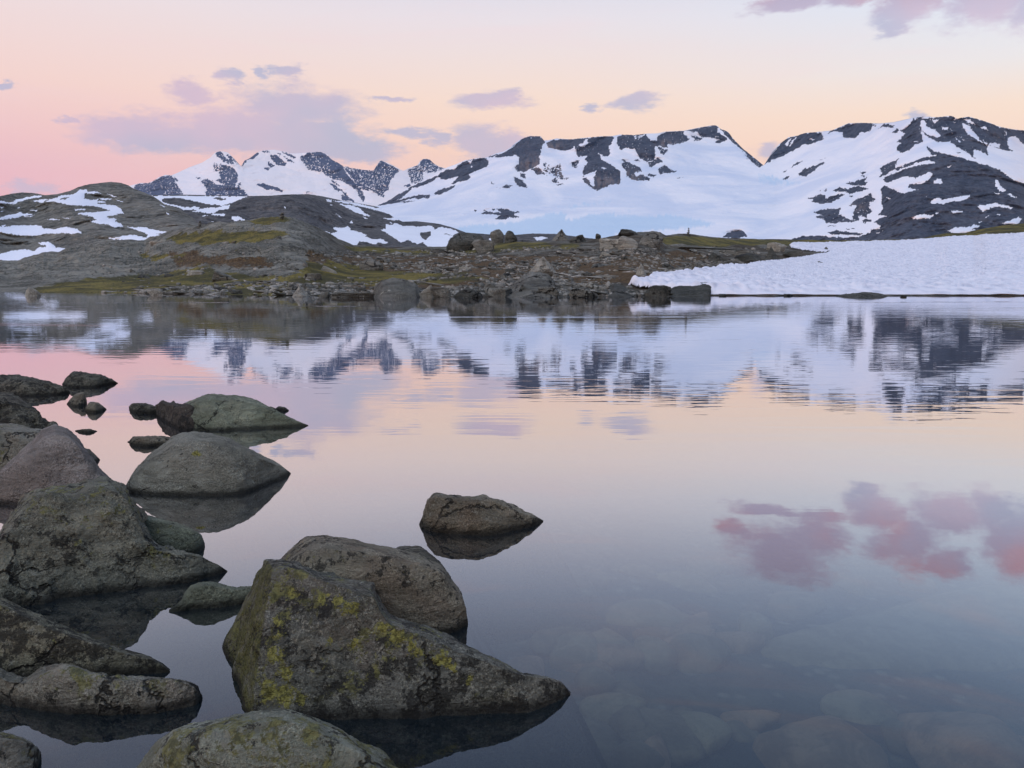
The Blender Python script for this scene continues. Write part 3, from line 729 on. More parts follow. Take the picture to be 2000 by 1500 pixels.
crack = t.step(t.voro(t.scale(t.vmath('ADD', P, t.scale(t.noise(P, 0.6, 3, 0.6, out=1), (3, 3, 1))), (0.5, 0.9, 2.2)), 0.55, 'DISTANCE_TO_EDGE'), 0.0, 0.05)
slabc = t.mix(t.math('MULTIPLY', t.math('SUBTRACT', 1.0, crack), 0.7), slabc, (0.02, 0.02, 0.016))
fieldc = t.mix(t.step(na, 0.35, 0.65), (0.032, 0.025, 0.018), (0.105, 0.090, 0.068))
outc = t.step(t.noise(t.scale(P, (.5, .6, 1.2)), 0.28, 5, 0.6, 0.4), 0.50, 0.56)
gc = t.mix(t.math('MAXIMUM', attr(t, 'slab'), t.math('MULTIPLY', outc, 0.7)), fieldc, slabc)
hf = t.step(t.math('ADD', attr(t, 'heath'), t.math('MULTIPLY', t.math('SUBTRACT', na, 0.5), 1.6)), 0.22, 0.50)
gc = t.mix(t.math('MULTIPLY', hf, 0.85), gc, t.mix(t.step(nc_, 0.4, 0.65), (0.060, 0.036, 0.020), (0.150, 0.096, 0.042)))
mf = t.step(t.math('ADD', attr(t, 'moss'), t.math('MULTIPLY', t.math('SUBTRACT', na, 0.5), 1.8)), 0.25, 0.50)
mc = t.mix(t.step(t.noise(t.scale(P, (.6, .6, 2)), 0.45, 5, 0.65), 0.40, 0.62), (0.060, 0.058, 0.020), (0.205, 0.168, 0.040))
mc = t.mix(t.step(nc_, 0.45, 0.7), mc, (0.030, 0.026, 0.012))
gc = t.mix(t.math('MULTIPLY', mf, 0.92), gc, mc)
nbp = t.bump(t.math('ADD', na, t.math('MULTIPLY', nc_, 0.35)), 1.0, 0.35)
principled(t, o, gc, 0.92, nbp, 0.15)
link('terrain', me, m, kind='structure')

def ground_at(px, py):
    """world point of the far shore ground seen at a photograph pixel"""
    ix = int(np.clip(round((px + 240) / 2500 * (len(xs) - 1)), 0, len(xs) - 1))
    tt = (byE[ix] - py) / (byE[ix] - tyE[ix])
    iy = int(np.clip(round(tt * (nyE - 1)), 0, nyE - 1))
    return QE[iy, ix]

# snow field on the right shore
SNOWF = T('p', "1226,556 1234,553 1262,552 1275,549 1262,546 1300,543 1350,539 1352,534 1400,530 1405,524 1450,522 1500,515 1548,508 1600,500 1622,494 1600,492 1570,489 1545,484 1541,478 1600,476 1700,473.5 1780,470.5 1860,464 1930,460 2000,457 2100,452 2300,445 2300,577.4 1600,577.4 1385,577.2 1330,569 1300,567 1240,560")
nxS, nyS = 1500, 230
sx_ = np.linspace(1195, 2240, nxS); sy_ = np.linspace(440, 577.3, nyS)
GX, GY = np.meshgrid(sx_, sy_)
wxx = GX + 1.6 * fbm(v3(GX * .07, GY * .25, 1), 4, .6); wyy = GY + 1.4 * fbm(v3(GX * .07, GY * .25, 4), 4, .6)
ins = inside(SNOWF, wxx, np.where(GY > 573, GY, wyy)).astype(float)
bx = np.interp(GX, xs, byE); tx_ = np.interp(GX, xs, tyE)
tt = np.clip((bx - GY) / (bx - tx_), 0.0, 1.0)
fi = tt * (nyE - 1); i0 = np.clip(np.floor(fi).astype(int), 0, nyE - 2); fr = fi - i0
fj = (GX + 240) / 2500 * (len(xs) - 1); j0 = np.clip(np.floor(fj).astype(int), 0, len(xs) - 2); fc = fj - j0
QS = (QE[i0, j0] * ((1 - fr) * (1 - fc))[..., None] + QE[i0 + 1, j0] * (fr * (1 - fc))[..., None] + QE[i0, j0 + 1] * ((1 - fr) * fc)[..., None] + QE[i0 + 1, j0 + 1] * (fr * fc)[..., None])
base_z = CAM_H + ray(GX, GY)[1] * QS[..., 1]
depth = gauss(gauss(ins, 3.0, 0), 5.0, 1)
th = 0.42 * sstep(depth, 0.15, 0.9)
QS[..., 2] = np.maximum(QS[..., 2], base_z) * 0.5 + base_z * 0.5
# sun cups
cup = np.abs(fbm(v3(QS[..., 0] / 0.85, QS[..., 1] / 1.2, 2.0), 2, 0.5))
cup2 = fbm(v3(QS[..., 0] / 5, QS[..., 1] / 6, 5.0), 3, 0.5)
QS[..., 2] += th + (0.40 * cup + 0.30 * cup2) * sstep(depth, 0.3, 0.9) - 0.05 * (ins < 0.5)
nearm = sstep(GY, 571, 577.3)
QS[..., 2] = QS[..., 2] * (1 - nearm) + (0.07 + 0.10 * np.abs(perlin(v3(QS[..., 0] * .5, 3, 1)))) * nearm
QS[..., 1] += 0.15 * perlin(v3(QS[..., 0] * .8, GY * .2, 9)) * nearm
c4 = (ins[:-1, :-1] + ins[1:, :-1] + ins[:-1, 1:] + ins[1:, 1:]) >= 2
# front lip hanging to the water
lip = QS[-1].copy(); lip[:, 1] += 0.25; lip[:, 2] = 0.05
QS2 = np.vstack([QS, lip[None]])
keep = np.vstack([c4, c4[-1:]])
me = grid_mesh('snow_field', QS2, None, keep=keep)
m, t, o = new_mat('old_summer_snow')
geo = t.new('ShaderNodeNewGeometry'); P = geo.outputs['Position']
cp = t.voro(t.scale(P, (1.0, 0.8, 1.0)), 1.15, 'SMOOTH_F1')
n1 = t.noise(P, 0.9, 4, 0.6)
cc = t.mix(t.step(n1, 0.35, 0.7), (0.76, 0.765, 0.83), (0.68, 0.68, 0.755))
cc = t.mix(t.step(cp, 0.45, 0.05), cc, (0.57, 0.58, 0.66))  # dimple hollows darkened in the colour so their shade reads stronger
cc = t.mix(t.math('MULTIPLY', t.step(t.noise(P, 9.0, 3, 0.7), 0.62, 0.75), 0.35), cc, (0.42, 0.39, 0.42))
nbp = t.bump(t.math('ADD', cp, t.math('MULTIPLY', n1, 0.6)), 0.9, 0.32)
b = principled(t, o, cc, 0.75, nbp, 0.3)
link('snow_field', me, m, kind='structure')

# ------------------------------------------------------------------ lake bed and water
def bed_z(X, Y):
    X = np.asarray(X, float); Y = np.asarray(Y, float)
    z = -0.42 - 0.055 * np.maximum(Y - 2, 0) - 0.05 * np.maximum(X + 0.3, 0)
    return np.maximum(z, -2.6) + 0.10 * fbm(v3(X * .9, Y * .9, 3), 3)
gx = np.concatenate([-np.geomspace(70, 6, 40), np.linspace(-5.8, 7, 160), np.geomspace(7.2, 90, 40)])
gy = np.concatenate([np.linspace(-6, 0.8, 8), np.linspace(1.0, 9, 140), np.geomspace(9.2, 60, 40)])
XX, YY = np.meshgrid(gx, gy)
me = grid_mesh('lake_bed', np.stack([XX, YY, bed_z(XX, YY)], -1))
m, t, o = new_mat('silty_lake_bed')
geo = t.new('ShaderNodeNewGeometry'); P = geo.outputs['Position']
n1 = t.noise(P, 3.0, 6, 0.65)
cb = t.mix(t.step(n1, 0.35, 0.65), (0.012, 0.017, 0.020), (0.045, 0.050, 0.042))
cb = t.mix(t.step(t.voro(P, 7.0), 0.35, 0.1), cb, (0.09, 0.09, 0.075))
principled(t, o, cb, 0.95, t.bump(n1, 1.0, 0.06), 0.1)
link('lake_bed', me, m, kind='structure')

wv = np.array([(-400, -60, 0), (400, -60, 0), (400, 62, 0), (-400, 62, 0)], float)
me = quads_mesh('water', wv, np.array([[0, 1, 2, 3]]), smooth=False)
m, t, o = new_mat('lake_water')
geo = t.new('ShaderNodeNewGeometry'); P = geo.outputs['Position']
sp = t.new('ShaderNodeSeparateXYZ'); t.l.new(P, sp.inputs[0])
# fine cross-view ripples, stronger in the middle of the lake, calm at the near shore
r1 = t.noise(t.scale(P, (0.55, 3.2, 1)), 1.0, 2, 0.5, 0.4)
r2 = t.noise(t.scale(P, (1.6, 7.5, 1)), 1.0, 2, 0.5, 0.3)
r3 = t.noise(t.scale(P, (0.10, 0.5, 1)), 1.0, 3, 0.5)
patch = t.step(t.noise(t.scale(P, (0.05, 0.16, 1)), 1.0, 3, 0.5), 0.35, 0.62)
dist = t.step(sp.outputs[1], 5.0, 10.5)
right = t.math('ADD', 0.55, t.math('MULTIPLY', t.step(sp.outputs[0], -4.0, 5.0), 0.45))
am = t.math('ADD', 0.10, t.math('MULTIPLY', t.math('MULTIPLY', dist, right), t.math('ADD', 0.45, t.math('MULTIPLY', patch, 0.75))))
h = t.math('ADD', t.math('MULTIPLY', r1, 0.0026), t.math('ADD', t.math('MULTIPLY', r2, 0.0008), t.math('MULTIPLY', r3, 0.003)))
# streaks of wind near the far shore
wl = t.step(t.noise(t.scale(P, (0.03, 0.35, 1)), 1.0, 3, 0.55, 0.6), 0.60, 0.72)
band = t.math('MULTIPLY', t.step(sp.outputs[1], 24.0, 29.0), t.step(sp.outputs[1], 46.0, 38.0))
wl = t.math('MULTIPLY', wl, band)
h = t.math('ADD', t.math('MULTIPLY', h, am), t.math('MULTIPLY', t.math('MULTIPLY', t.noise(t.scale(P, (0.8, 3.0, 1)), 1.0, 3, 0.5), wl), 0.02))
nb2 = t.bump(h, 1.0, 1.0)
lw = t.new('ShaderNodeLayerWeight'); lw.inputs[0].default_value = 0.5
t.l.new(nb2, lw.inputs['Normal'])
lw2 = t.new('ShaderNodeLayerWeight'); lw2.inputs[0].default_value = 0.5
refl = t.ramp(lw2.outputs['Facing'], [(0.0, 0.03), (0.45, 0.095), (0.52, 0.15), (0.58, 0.24), (0.65, 0.41), (0.71, 0.57), (0.77, 0.71), (0.85, 0.80), (1.0, 0.97)])
gl = t.new('ShaderNodeBsdfGlossy'); gl.inputs['Roughness'].default_value = 0.012
gl.inputs['Color'].default_value = (0.97, 0.97, 1.0, 1)
t.l.new(nb2, gl.inputs['Normal'])
tr = t.new('ShaderNodeBsdfTransparent'); tr.inputs[0].default_value = (0.74, 0.82, 0.80, 1)
df = t.new('ShaderNodeBsdfDiffuse'); df.inputs[0].default_value = (0.016, 0.034, 0.055, 1)
mx0 = t.new('ShaderNodeMixShader'); mx0.inputs[0].default_value = 0.16
t.l.new(tr.outputs[0], mx0.inputs[1]); t.l.new(df.outputs[0], mx0.inputs[2])
mx = t.new('ShaderNodeMixShader')
t.l.new(refl, mx.inputs[0]); t.l.new(mx0.outputs[0], mx.inputs[1]); t.l.new(gl.outputs[0], mx.inputs[2])
t.l.new(mx.outputs[0], o.inputs[0])
link('water', me, m, kind='structure')

# ------------------------------------------------------------------ rock materials
def rock_mat(name, c1, c2, dark=(0.022, 0.022, 0.020), darkamt=0.5, yellow=0.0, grey=0.2, rust=0.0, size=1.0, green=0.0, seed=0.0, wet=True, bump=1.0, spots=(), cracks=1.0):
    m, t, o = new_mat(name)
    geo = t.new('ShaderNodeNewGeometry'); P0 = geo.outputs['Position']
    P = t.vmath('ADD', P0, (seed * 3.7, seed * 1.9, seed * 2.3))
    P = t.scale(P, (size,) * 3)
    big = t.noise(P, 2.0, 5, 0.62, 0.8)
    mid = t.noise(P, 10.0, 7, 0.74, 0.5)
    fin = t.noise(P, 85.0, 4, 0.75)
    c = t.mix(t.step(big, 0.36, 0.64), c1, c2)
    if rust > 0:
        c = t.mix(t.math('MULTIPLY', t.step(t.noise(P, 1.7, 5, 0.65, 0.6), 0.48, 0.66), rust), c, (0.17, 0.095, 0.055))
    # tonal patches, banding of the stone
    band = t.noise(t.scale(P, (1.2, 1.2, 4.5)), 2.4, 6, 0.7, 1.2)
    c = t.mix(1.0, c, t.ramp(band, [(0.30, 0.55), (0.48, 0.95), (0.54, 1.05), (0.70, 1.5)]), 'MULTIPLY')
    # crusty lichens: pale grey, dark, each in ragged mottles
    la = t.math('ADD', t.noise(t.vmath('ADD', P, (7, 3, 1)), 24.0, 6, 0.80), t.math('MULTIPLY', t.math('SUBTRACT', fin, 0.5), 0.45))
    c = t.mix(t.math('MULTIPLY', t.step(la, 0.66 - 0.22 * grey, 0.70 - 0.22 * grey), 0.75), c, (0.30, 0.30, 0.245))
    lb_ = t.math('ADD', t.noise(t.vmath('ADD', P, (1, 9, 4)), 12.0, 6, 0.78), t.math('MULTIPLY', t.math('SUBTRACT', big, 0.5), 0.35))
    c = t.mix(t.math('MULTIPLY', t.step(lb_, 0.66 - 0.18 * darkamt, 0.71 - 0.18 * darkamt), 0.82), c, dark)
    f3 = t.noise(P, 170.0, 3, 0.8)
    gritv = t.ramp(t.math('ADD', t.math('MULTIPLY', fin, 0.65), t.math('MULTIPLY', f3, 0.35)), [(0.36, 0.32), (0.45, 0.78), (0.54, 1.05), (0.64, 1.85)])
    c = t.mix(t.step(t.noise(P, 5.0, 4, 0.6), 0.30, 0.60), c, t.mix(1.0, c, gritv, 'MULTIPLY'))
    # cracks
    cw = t.vmath('ADD', t.scale(P, (1.0, 1.0, 1.7)), t.scale(t.noise(P, 2.5, 5, 0.7, out=1), (0.55,) * 3))
    ce = t.voro(cw, 1.9, 'DISTANCE_TO_EDGE')
    crk = t.math('MULTIPLY', t.step(ce, 0.028, 0.006), t.step(t.noise(P, 1.3, 3, 0.5), 0.46, 0.56))
    crk = t.math('MULTIPLY', crk, cracks)
    c = t.mix(t.math('MULTIPLY', crk, 0.85), c, (0.010, 0.010, 0.009))
    if yellow > 0:
        ym = t.math('ADD', t.noise(t.vmath('ADD', P, (5, 5, 2)), 17.0, 6, 0.80), t.math('MULTIPLY', t.math('SUBTRACT', t.noise(P, 3.2, 4, 0.6), 0.5), 0.75))
        ym = t.step(ym, 0.72 - 0.20 * yellow, 0.77 - 0.20 * yellow)
        up = t.new('ShaderNodeSeparateXYZ'); t.l.new(P0, up.inputs[0])
        ym = t.math('MULTIPLY', ym, t.step(up.outputs[2], 0.03, 0.12))
        yc = t.mix(t.step(t.noise(P, 40, 4, 0.7), 0.40, 0.60), (0.115, 0.118, 0.045), (0.29, 0.285, 0.105))
        c = t.mix(t.math('MULTIPLY', ym, 0.85), c, yc)
    if spots:
        wq = t.vmath('ADD', P0, t.scale(t.vmath('SUBTRACT', t.noise(P, 26.0, 5, 0.75, out=1), (0.5,) * 3), (0.085,) * 3))
        sm = None
        for (sx, sy, sz_, sr) in spots:
            dd = t.math('SUBTRACT', 1.0, t.math('DIVIDE', t.vmath('LENGTH', t.vmath('SUBTRACT', wq, (sx, sy, sz_)), out=1), sr))
            sm = dd if sm is None else t.math('MAXIMUM', sm, dd)
        sm = t.step(t.math('ADD', sm, t.math('MULTIPLY', t.math('SUBTRACT', t.noise(P, 34.0, 5, 0.8), 0.5), 3.4)), 0.0, 0.25)
        yc2 = t.mix(t.step(t.noise(P, 60, 4, 0.75), 0.38, 0.60), (0.12, 0.118, 0.035), (0.40, 0.385, 0.11))
        c = t.mix(t.math('MULTIPLY', sm, t.step(t.noise(P, 42, 4, 0.75), 0.36, 0.46)), c, yc2)
    if green > 0:
        # algae-green film on faces turned to the left
        ns = t.new('ShaderNodeSeparateXYZ'); t.l.new(geo.outputs['Normal'], ns.inputs[0])
        gm = t.math('MULTIPLY', t.step(ns.outputs[0], -0.25, -0.62), t.step(t.math('ADD', mid, t.math('MULTIPLY', fin, 0.6)), 0.62, 0.92))
        c = t.mix(t.math('MULTIPLY', gm, green), c, t.mix(t.step(fin, .4, .6), (0.075, 0.082, 0.018), (0.165, 0.165, 0.05)))
    rough = 0.88
    if wet:
        zz = t.new('ShaderNodeSeparateXYZ'); t.l.new(P0, zz.inputs[0])
        zw = t.math('ADD', zz.outputs[2], t.math('MULTIPLY', t.math('SUBTRACT', mid, 0.5), 0.03))
        wm = t.step(zw, 0.050, 0.012)
        c = t.mix(t.math('MULTIPLY', wm, 0.82), c, (0.010, 0.010, 0.009))
    hh = t.math('SUBTRACT', t.math('ADD', t.math('ADD', t.math('MULTIPLY', mid, 1.0), t.math('MULTIPLY', band, 0.9)), t.math('MULTIPLY', fin, 0.30)), t.math('MULTIPLY', crk, 0.8))
    pit = t.math('MULTIPLY', t.step(t.voro(P, 38.0), 0.0, 0.35), 0.12)
    nbm = t.bump(t.math('ADD', hh, pit), 1.0 * bump, 0.10 / size)
    principled(t, o, c, rough, nbm, 0.25)
    return m

M_olive = rock_mat('olive_grey_rock', (0.245, 0.238, 0.163), (0.351, 0.340, 0.243), darkamt=0.30, yellow=0.25, grey=0.25, seed=1)
M_pink = rock_mat('pinkish_grey_rock', (0.265, 0.240, 0.215), (0.350, 0.325, 0.300), darkamt=0.05, yellow=0.0, grey=0.1, rust=0.15, seed=2, cracks=0.3)
M_lich = rock_mat('lichen_crusted_rock', (0.180, 0.186, 0.145), (0.287, 0.287, 0.222), darkamt=0.65, yellow=0.62, grey=0.35, rust=0.2, seed=3)
M_front = rock_mat('dark_lichen_rock', (0.159, 0.159, 0.111), (0.267, 0.260, 0.186), darkamt=0.9, yellow=0.55, grey=0.45, rust=0.1, green=0.3, seed=4.5)
M_brown = rock_mat('brown_speckled_rock', (0.213, 0.190, 0.138), (0.299, 0.278, 0.212), darkamt=0.60, yellow=0.30, grey=0.2, rust=0.35, seed=5)
M_dark = rock_mat('dark_jagged_rock', (0.092, 0.091, 0.070), (0.181, 0.177, 0.138), darkamt=0.9, yellow=0.1, grey=0.3, rust=0.1, seed=6)
M_green = rock_mat('green_grey_rock', (0.186, 0.210, 0.148), (0.276, 0.296, 0.214), darkamt=0.35, yellow=0.2, grey=0.2, seed=7)
M_low = rock_mat('low_grey_lichen_rock', (0.234, 0.224, 0.177), (0.340, 0.328, 0.271), darkamt=0.50, yellow=0.50, grey=0.5, rust=0.3, seed=8)
M_rust = rock_mat('rusty_dark_rock', (0.062, 0.056, 0.046), (0.110, 0.096, 0.080), darkamt=0.8, yellow=0.0, grey=0.2, rust=0.12, seed=8.3, cracks=0.6)
M_bottom = rock_mat('yellow_green_lichen_rock', (0.213, 0.229, 0.174), (0.321, 0.339, 0.271), darkamt=0.45, yellow=0.85, grey=0.45, rust=0.0, seed=9)
M_shore = rock_mat('far_shore_stone', (0.198, 0.198, 0.171), (0.332, 0.327, 0.286), darkamt=0.35, yellow=0.0, grey=0.25, rust=0.12, size=0.22, seed=10, wet=False, bump=1.2)
M_shore2 = rock_mat('dark_shore_stone', (0.096, 0.101, 0.089), (0.166, 0.170, 0.151), darkamt=0.45, yellow=0.0, grey=0.2, rust=0.05, size=0.22, seed=11, wet=False, bump=1.2)
M_shore3 = rock_mat('pale_shore_stone', (0.351, 0.335, 0.286), (0.516, 0.498, 0.430), darkamt=0.15, yellow=0.0, grey=0.4, rust=0.15, size=0.22, seed=12, wet=False, bump=1.0)
def bed_mat(name, c1, c2):
    m, t, o = new_mat(name)
    P = t.new('ShaderNodeNewGeometry').outputs['Position']
    n1 = t.noise(P, 5.0, 6, 0.65, 0.5); n2 = t.noise(P, 40.0, 4, 0.7)
    c = t.mix(t.step(n1, 0.35, 0.65), c1, c2)
    c = t.mix(t.math('MULTIPLY', t.step(n2, 0.5, 0.7), 0.4), c, tuple(v * 0.5 for v in c1))
    principled(t, o, c, 0.95, t.bump(n1, 0.6, 0.03), 0.1)
    return m
M_bed = bed_mat('submerged_stone', (0.047, 0.042, 0.029), (0.098, 0.085, 0.058))

# ------------------------------------------------------------------ boulders of the near shore
SBK = 0.30
def big_rock(pairs, label, mat, setback=0.45, rnd_=0.5, amp=0.035, seed=0.0, cols=None, facets=0.5, zdown=0.75, spots=(), mat_fn=None):
    """pairs: ((ridge px, ridge py), (waterline px, waterline py)) from left to right"""
    a = np.array([[p[0][0], p[0][1], p[1][0], p[1][1]] for p in pairs], float)
    seg = np.hypot(np.diff(a[:, 0]), np.diff(a[:, 1])) + 0.6 * np.hypot(np.diff(a[:, 2]), np.diff(a[:, 3]))
    s = np.concatenate([[0], np.cumsum(seg)])
    n = cols or int(np.clip(s[-1] * 0.30, 40, 330))
    u = np.linspace(0, s[-1], n)
    A = np.stack([np.interp(u, s, a[:, k]) for k in range(4)], -1)
    e = A.copy()
    A = gauss(A, 1.6, 0); A[0] = e[0]; A[-1] = e[-1]
    W = on_plane(A[:, 2], A[:, 3])
    dW = W[:, 1]
    d0 = water_Y(A[:, 0], A[:, 1])
    d0 = np.where((d0 < 0) | (d0 > 60), 60, d0)
    d0 = np.maximum(d0, dW + 0.004)
    sb = np.interp(u, s, setback) if hasattr(setback, '__len__') else setback
    dR = dW + SBK * sb * (d0 - dW)
    Rg = at_Y(A[:, 0], A[:, 1], dR)
    Rg[:, 2] = np.maximum(Rg[:, 2], 0.002)
    Bk = Rg.copy(); Bk[:, 1] = dR + 0.80 * (d0 - dR) + 0.02; Bk[:, 0] *= Bk[:, 1] / dR; Bk[:, 2] = 0
    ctr = (W.mean(0) + Bk.mean(0)) / 2
    def outw(Pt):
        d = Pt - ctr; d[:, 2] = 0
        return d / (np.linalg.norm(d, axis=1, keepdims=True) + 1e-6)
    size = np.linalg.norm(W[-1] - W[0])
    rows = []
    zd = zdown
    oW = outw(W.copy()); oW[:, 1] = oW[:, 1] * .6 - 0.6
    oW[0] = oW[0] + (-0.7, 0.3, 0); oW[-1] = oW[-1] + (0.35, 0.3, 0)
    oW = gauss(oW, max(3, n / 22), 0)
    oB = outw(Bk.copy()); oB[:, 1] += 0.4
    for q in (1.0, 0.75, 0.5, 0.28, 0.12, 0.04):
        p = W + oW * (q ** 1.3) * zd * 0.55; p[:, 2] = -q * zd; rows.append(p)
    nf = int(np.clip(n * 0.33, 16, 90))
    r = rnd_
    for k in range(nf + 1):
        tt_ = k / nf
        av = (1 - r) * tt_ + r * (1 - math.cos(tt_ * math.pi / 2)); bv = (1 - r) * tt_ + r * math.sin(tt_ * math.pi / 2)
        p = W * (1 - av) + Rg * av; p[:, 2] = Rg[:, 2] * bv; rows.append(p)
    nb = max(8, nf // 3)
    for k in range(1, nb + 1):
        tt_ = k / nb
        av = 0.3 * tt_ + 0.7 * math.sin(tt_ * math.pi / 2); bv = 0.3 * (1 - tt_) + 0.7 * math.cos(tt_ * math.pi / 2)
        p = Rg * (1 - av) + Bk * av; p[:, 2] = Rg[:, 2] * bv; rows.append(p)
    for q in (0.06, 0.3, 0.65, 1.0):
        p = Bk + oB * q * zd * 0.5; p[:, 2] = -q * zd; rows.append(p)
    P = np.stack(rows)
    # relief along the surface normal
    dx_ = np.gradient(P, axis=1); dy2 = np.gradient(P, axis=0)
    N = np.cross(dx_, dy2); N /= (np.linalg.norm(N, axis=2, keepdims=True) + 1e-9)
    N = gauss(gauss(N, 2, 0), 2, 1)
    hgt = Rg[:, 2].max()
    sz = min(size, 2.5)
    loc = np.clip(gauss(Rg[:, 2], 3, 0) / (0.35 * hgt), 0.12, 1)[None, :]
    f1 = fbm(P / (sz * 0.30) + seed, 3, 0.5)
    f2 = fbm(P / (sz * 0.09) + seed * 2, 5, 0.6)
    fr_ = fbm(P / (sz * 0.16) + seed * 3, 4, 0.55, ridged=True)
    # planar facets: distance to random tilted planes, clipped
    rsf = np.random.RandomState(int(seed * 10) + 5); fac = np.zeros(P.shape[:2])
    C0 = P.reshape(-1, 3).mean(0)
    for _ in range(9):
        nn = rsf.normal(size=3); nn[2] = abs(nn[2]) * .8 + .2; nn[1] = -abs(nn[1]); nn /= np.linalg.norm(nn)
        dd_ = (P - C0) @ nn; q_ = np.quantile(dd_, rsf.uniform(.80, .96)); fac = np.maximum(fac, np.clip(dd_ - q_, 0, None))
    D = sz * amp * (f1 * 1.3 + 0.6 * f2 + facets * 0.9 * (np.minimum(fr_, 0.35))) + 0.0
    D = D + 0.006 * fbm(P / 0.035 + seed, 3, 0.6)
    P = P + N * (D * loc)[..., None] * -1
    P[..., 1] += np.minimum(fac, 0.10 * sz) * 0.8 * facets
    # no part of the ridge rises above its traced outline by more than the relief
    me = grid_mesh('boulder', P)
    # watertight ends
    root = link('boulder', me, mat, category='boulder', label=label)
    c = P.reshape(-1, 3).mean(0); c[2] = 0
    me.transform(Matrix.Translation(Vector((-c[0], -c[1], 0))))
    root.location = (c[0], c[1], 0)
    if spots:
        V = P.reshape(-1, 3)
        pos = []
        for (px, py, rp) in spots:
            a_, b_ = ray(px, py)
            ex = np.abs(V[:, 0] / V[:, 1] - a_) + np.abs((V[:, 2] - CAM_H) / V[:, 1] - b_)
            cand = np.where(ex < ex.min() + 0.012)[0]
            k = cand[np.argmin(V[cand, 1])]
            pos.append((float(V[k, 0]), float(V[k, 1]), float(V[k, 2]), rp / FPX * float(V[k, 1])))
        root.data.materials[0] = mat_fn(pos)
    return root

def PR(s):
    """'rx,ry/wx,wy rx,ry/wx,wy ...'"""
    out = []
    for p in s.split():
        r_, w_ = p.split('/')
        out.append((tuple(float(v) for v in r_.split(',')), tuple(float(v) for v in w_.split(','))))
    return out

big_rock(PR("-140,765/-140,768 -80,745/-90,775 0,739/0,772 40,739/50,774 90,748/85,773 125,758/112,771 135,767/135,768"),
         'long low dark boulder at the left edge, farthest out in the water', M_dark, 0.5, 0.7, seed=1)
big_rock(PR("120,751/121,753 126,742/124,755 139,730/135,757 158,729/160,758 194,734/185,757 216,742/208,752 230,748/230,749"),
         'dark boulder with a pointed right end beside the long low boulder', M_dark, 0.5, 0.5, seed=2)
big_rock(PR("130,789/130,790 144,774/136,793 156,770/148,795 165,769/160,794 170,786/170,788"),
         'small light brown pointed stone standing in the water', M_brown, 0.4, 0.3, seed=3)
big_rock(PR("165,802/165,803 172,789/172,806 184,787/186,807 195,790/198,804 208,799/208,800"),
         'small rounded dark stone in the water with a brown flank', M_brown, 0.4, 0.7, seed=4)
big_rock(PR("146,842/146,843 160,839/156,845 175,839/175,846 190,842/190,843"), 'tiny flat stone barely breaking the pink water', M_brown, 0.5, 0.7, seed=5)
big_rock(PR("252,796/252,803 256,790/258,806 275,790/276,808 292,792/292,809 306,796/306,809"),
         'squarish dark stone at the left end of the whale-backed boulder', M_dark, 0.35, 0.3, seed=6)
big_rock(PR("303,796/303,808 310,790/309,815 318,787/316,821 328,792/328,828 340,791/340,835 352,796/354,841 366,792/368,844 378,800/378,842 384,815/384,836"),
         'dark rusty broken rock joined to the left end of the whale-backed boulder', M_rust, 0.4, 0.3, 0.025, seed=70, facets=1.0)
big_rock(PR("352,800/352,832 364,793/366,841 385,784/400,842 414,778/440,841 464,780/480,840 497,788/510,838 533,803/545,837 576,823/578,835 600,832/600,833"),
         'whale-backed grey green boulder with a long thin point to the right', M_green, 0.42, 0.35, 0.03, seed=7)
big_rock(PR("508,800/508,806 520,795/522,808 533,797/535,808 544,803/544,806"), 'small dark stone behind the whale-backed boulder', M_dark, 0.4, 0.6, seed=8)
big_rock(PR("535,800/535,802 545,795/546,804 556,796/556,804 564,801/564,802"), 'tiny dark stone right behind the whale-backed boulder', M_dark, 0.4, 0.6, seed=9)
big_rock(PR("244,865/244,866 258,855/256,871 282,856/285,873 306,855/310,872 340,855/345,871 365,855/370,870 400,858/400,866"),
         'flat brown slab low in the water behind the rounded olive boulder', M_brown, 0.45, 0.7, seed=10)
big_rock(PR("240,953/240,954 248,938/243,957 274,915/258,962 299,893/290,966 338,866/330,968 378,858/380,969 414,860/430,969 440,867/462,967 468,879/480,963 504,895/500,956 547,911/545,938 566,926/566,927"),
         'rounded olive grey boulder with one yellow lichen spot near the top', M_olive, 0.40, 0.55, 0.022, seed=11, spots=[(382, 868, 9)],
         mat_fn=lambda sp: rock_mat('olive_grey_rock_with_spot', (0.239, 0.239, 0.192), (0.342, 0.342, 0.283), darkamt=0.25, yellow=0.0, grey=0.25, seed=1, spots=sp, cracks=0.35))
big_rock(PR("-150,800/-150,815 -60,778/-60,820 0,774/0,822 22,776/25,822 42,786/48,820 66,800/66,812 78,806/78,808"),
         'dark boulder behind the black jagged boulder at the left edge', M_dark, 0.45, 0.5, seed=12)
big_rock(PR("-150,820/-150,850 -60,790/-60,855 0,785/0,853 32,787/32,853 56,797/56,852 74,808/74,851 86,822/90,850 108,830/106,849 114,843/114,846"),
         'black jagged boulder at the left edge above the mossy grey one', M_dark, 0.4, 0.3, 0.05, seed=13, facets=1.0)
big_rock(PR("-160,870/-160,930 -60,842/-60,935 0,840/0,932 32,840/40,932 72,846/80,930 120,858/120,925 155,872/155,917 180,886/180,908 195,898/195,899"),
         'broad grey boulder behind the smooth pinkish boulder', M_low, 0.45, 0.6, seed=14)
big_rock(PR("-60,975/-60,985 0,927/-10,985 29,905/20,988 65,875/55,990 83,856/90,992 108,847/125,994 133,855/160,996 155,875/190,996 187,914/215,992 216,941/235,984 249,972/249,974"),
         'smooth pinkish grey boulder with a pointed top at the left edge', M_pink, 0.42, 0.35, 0.018, seed=15, facets=0.2)
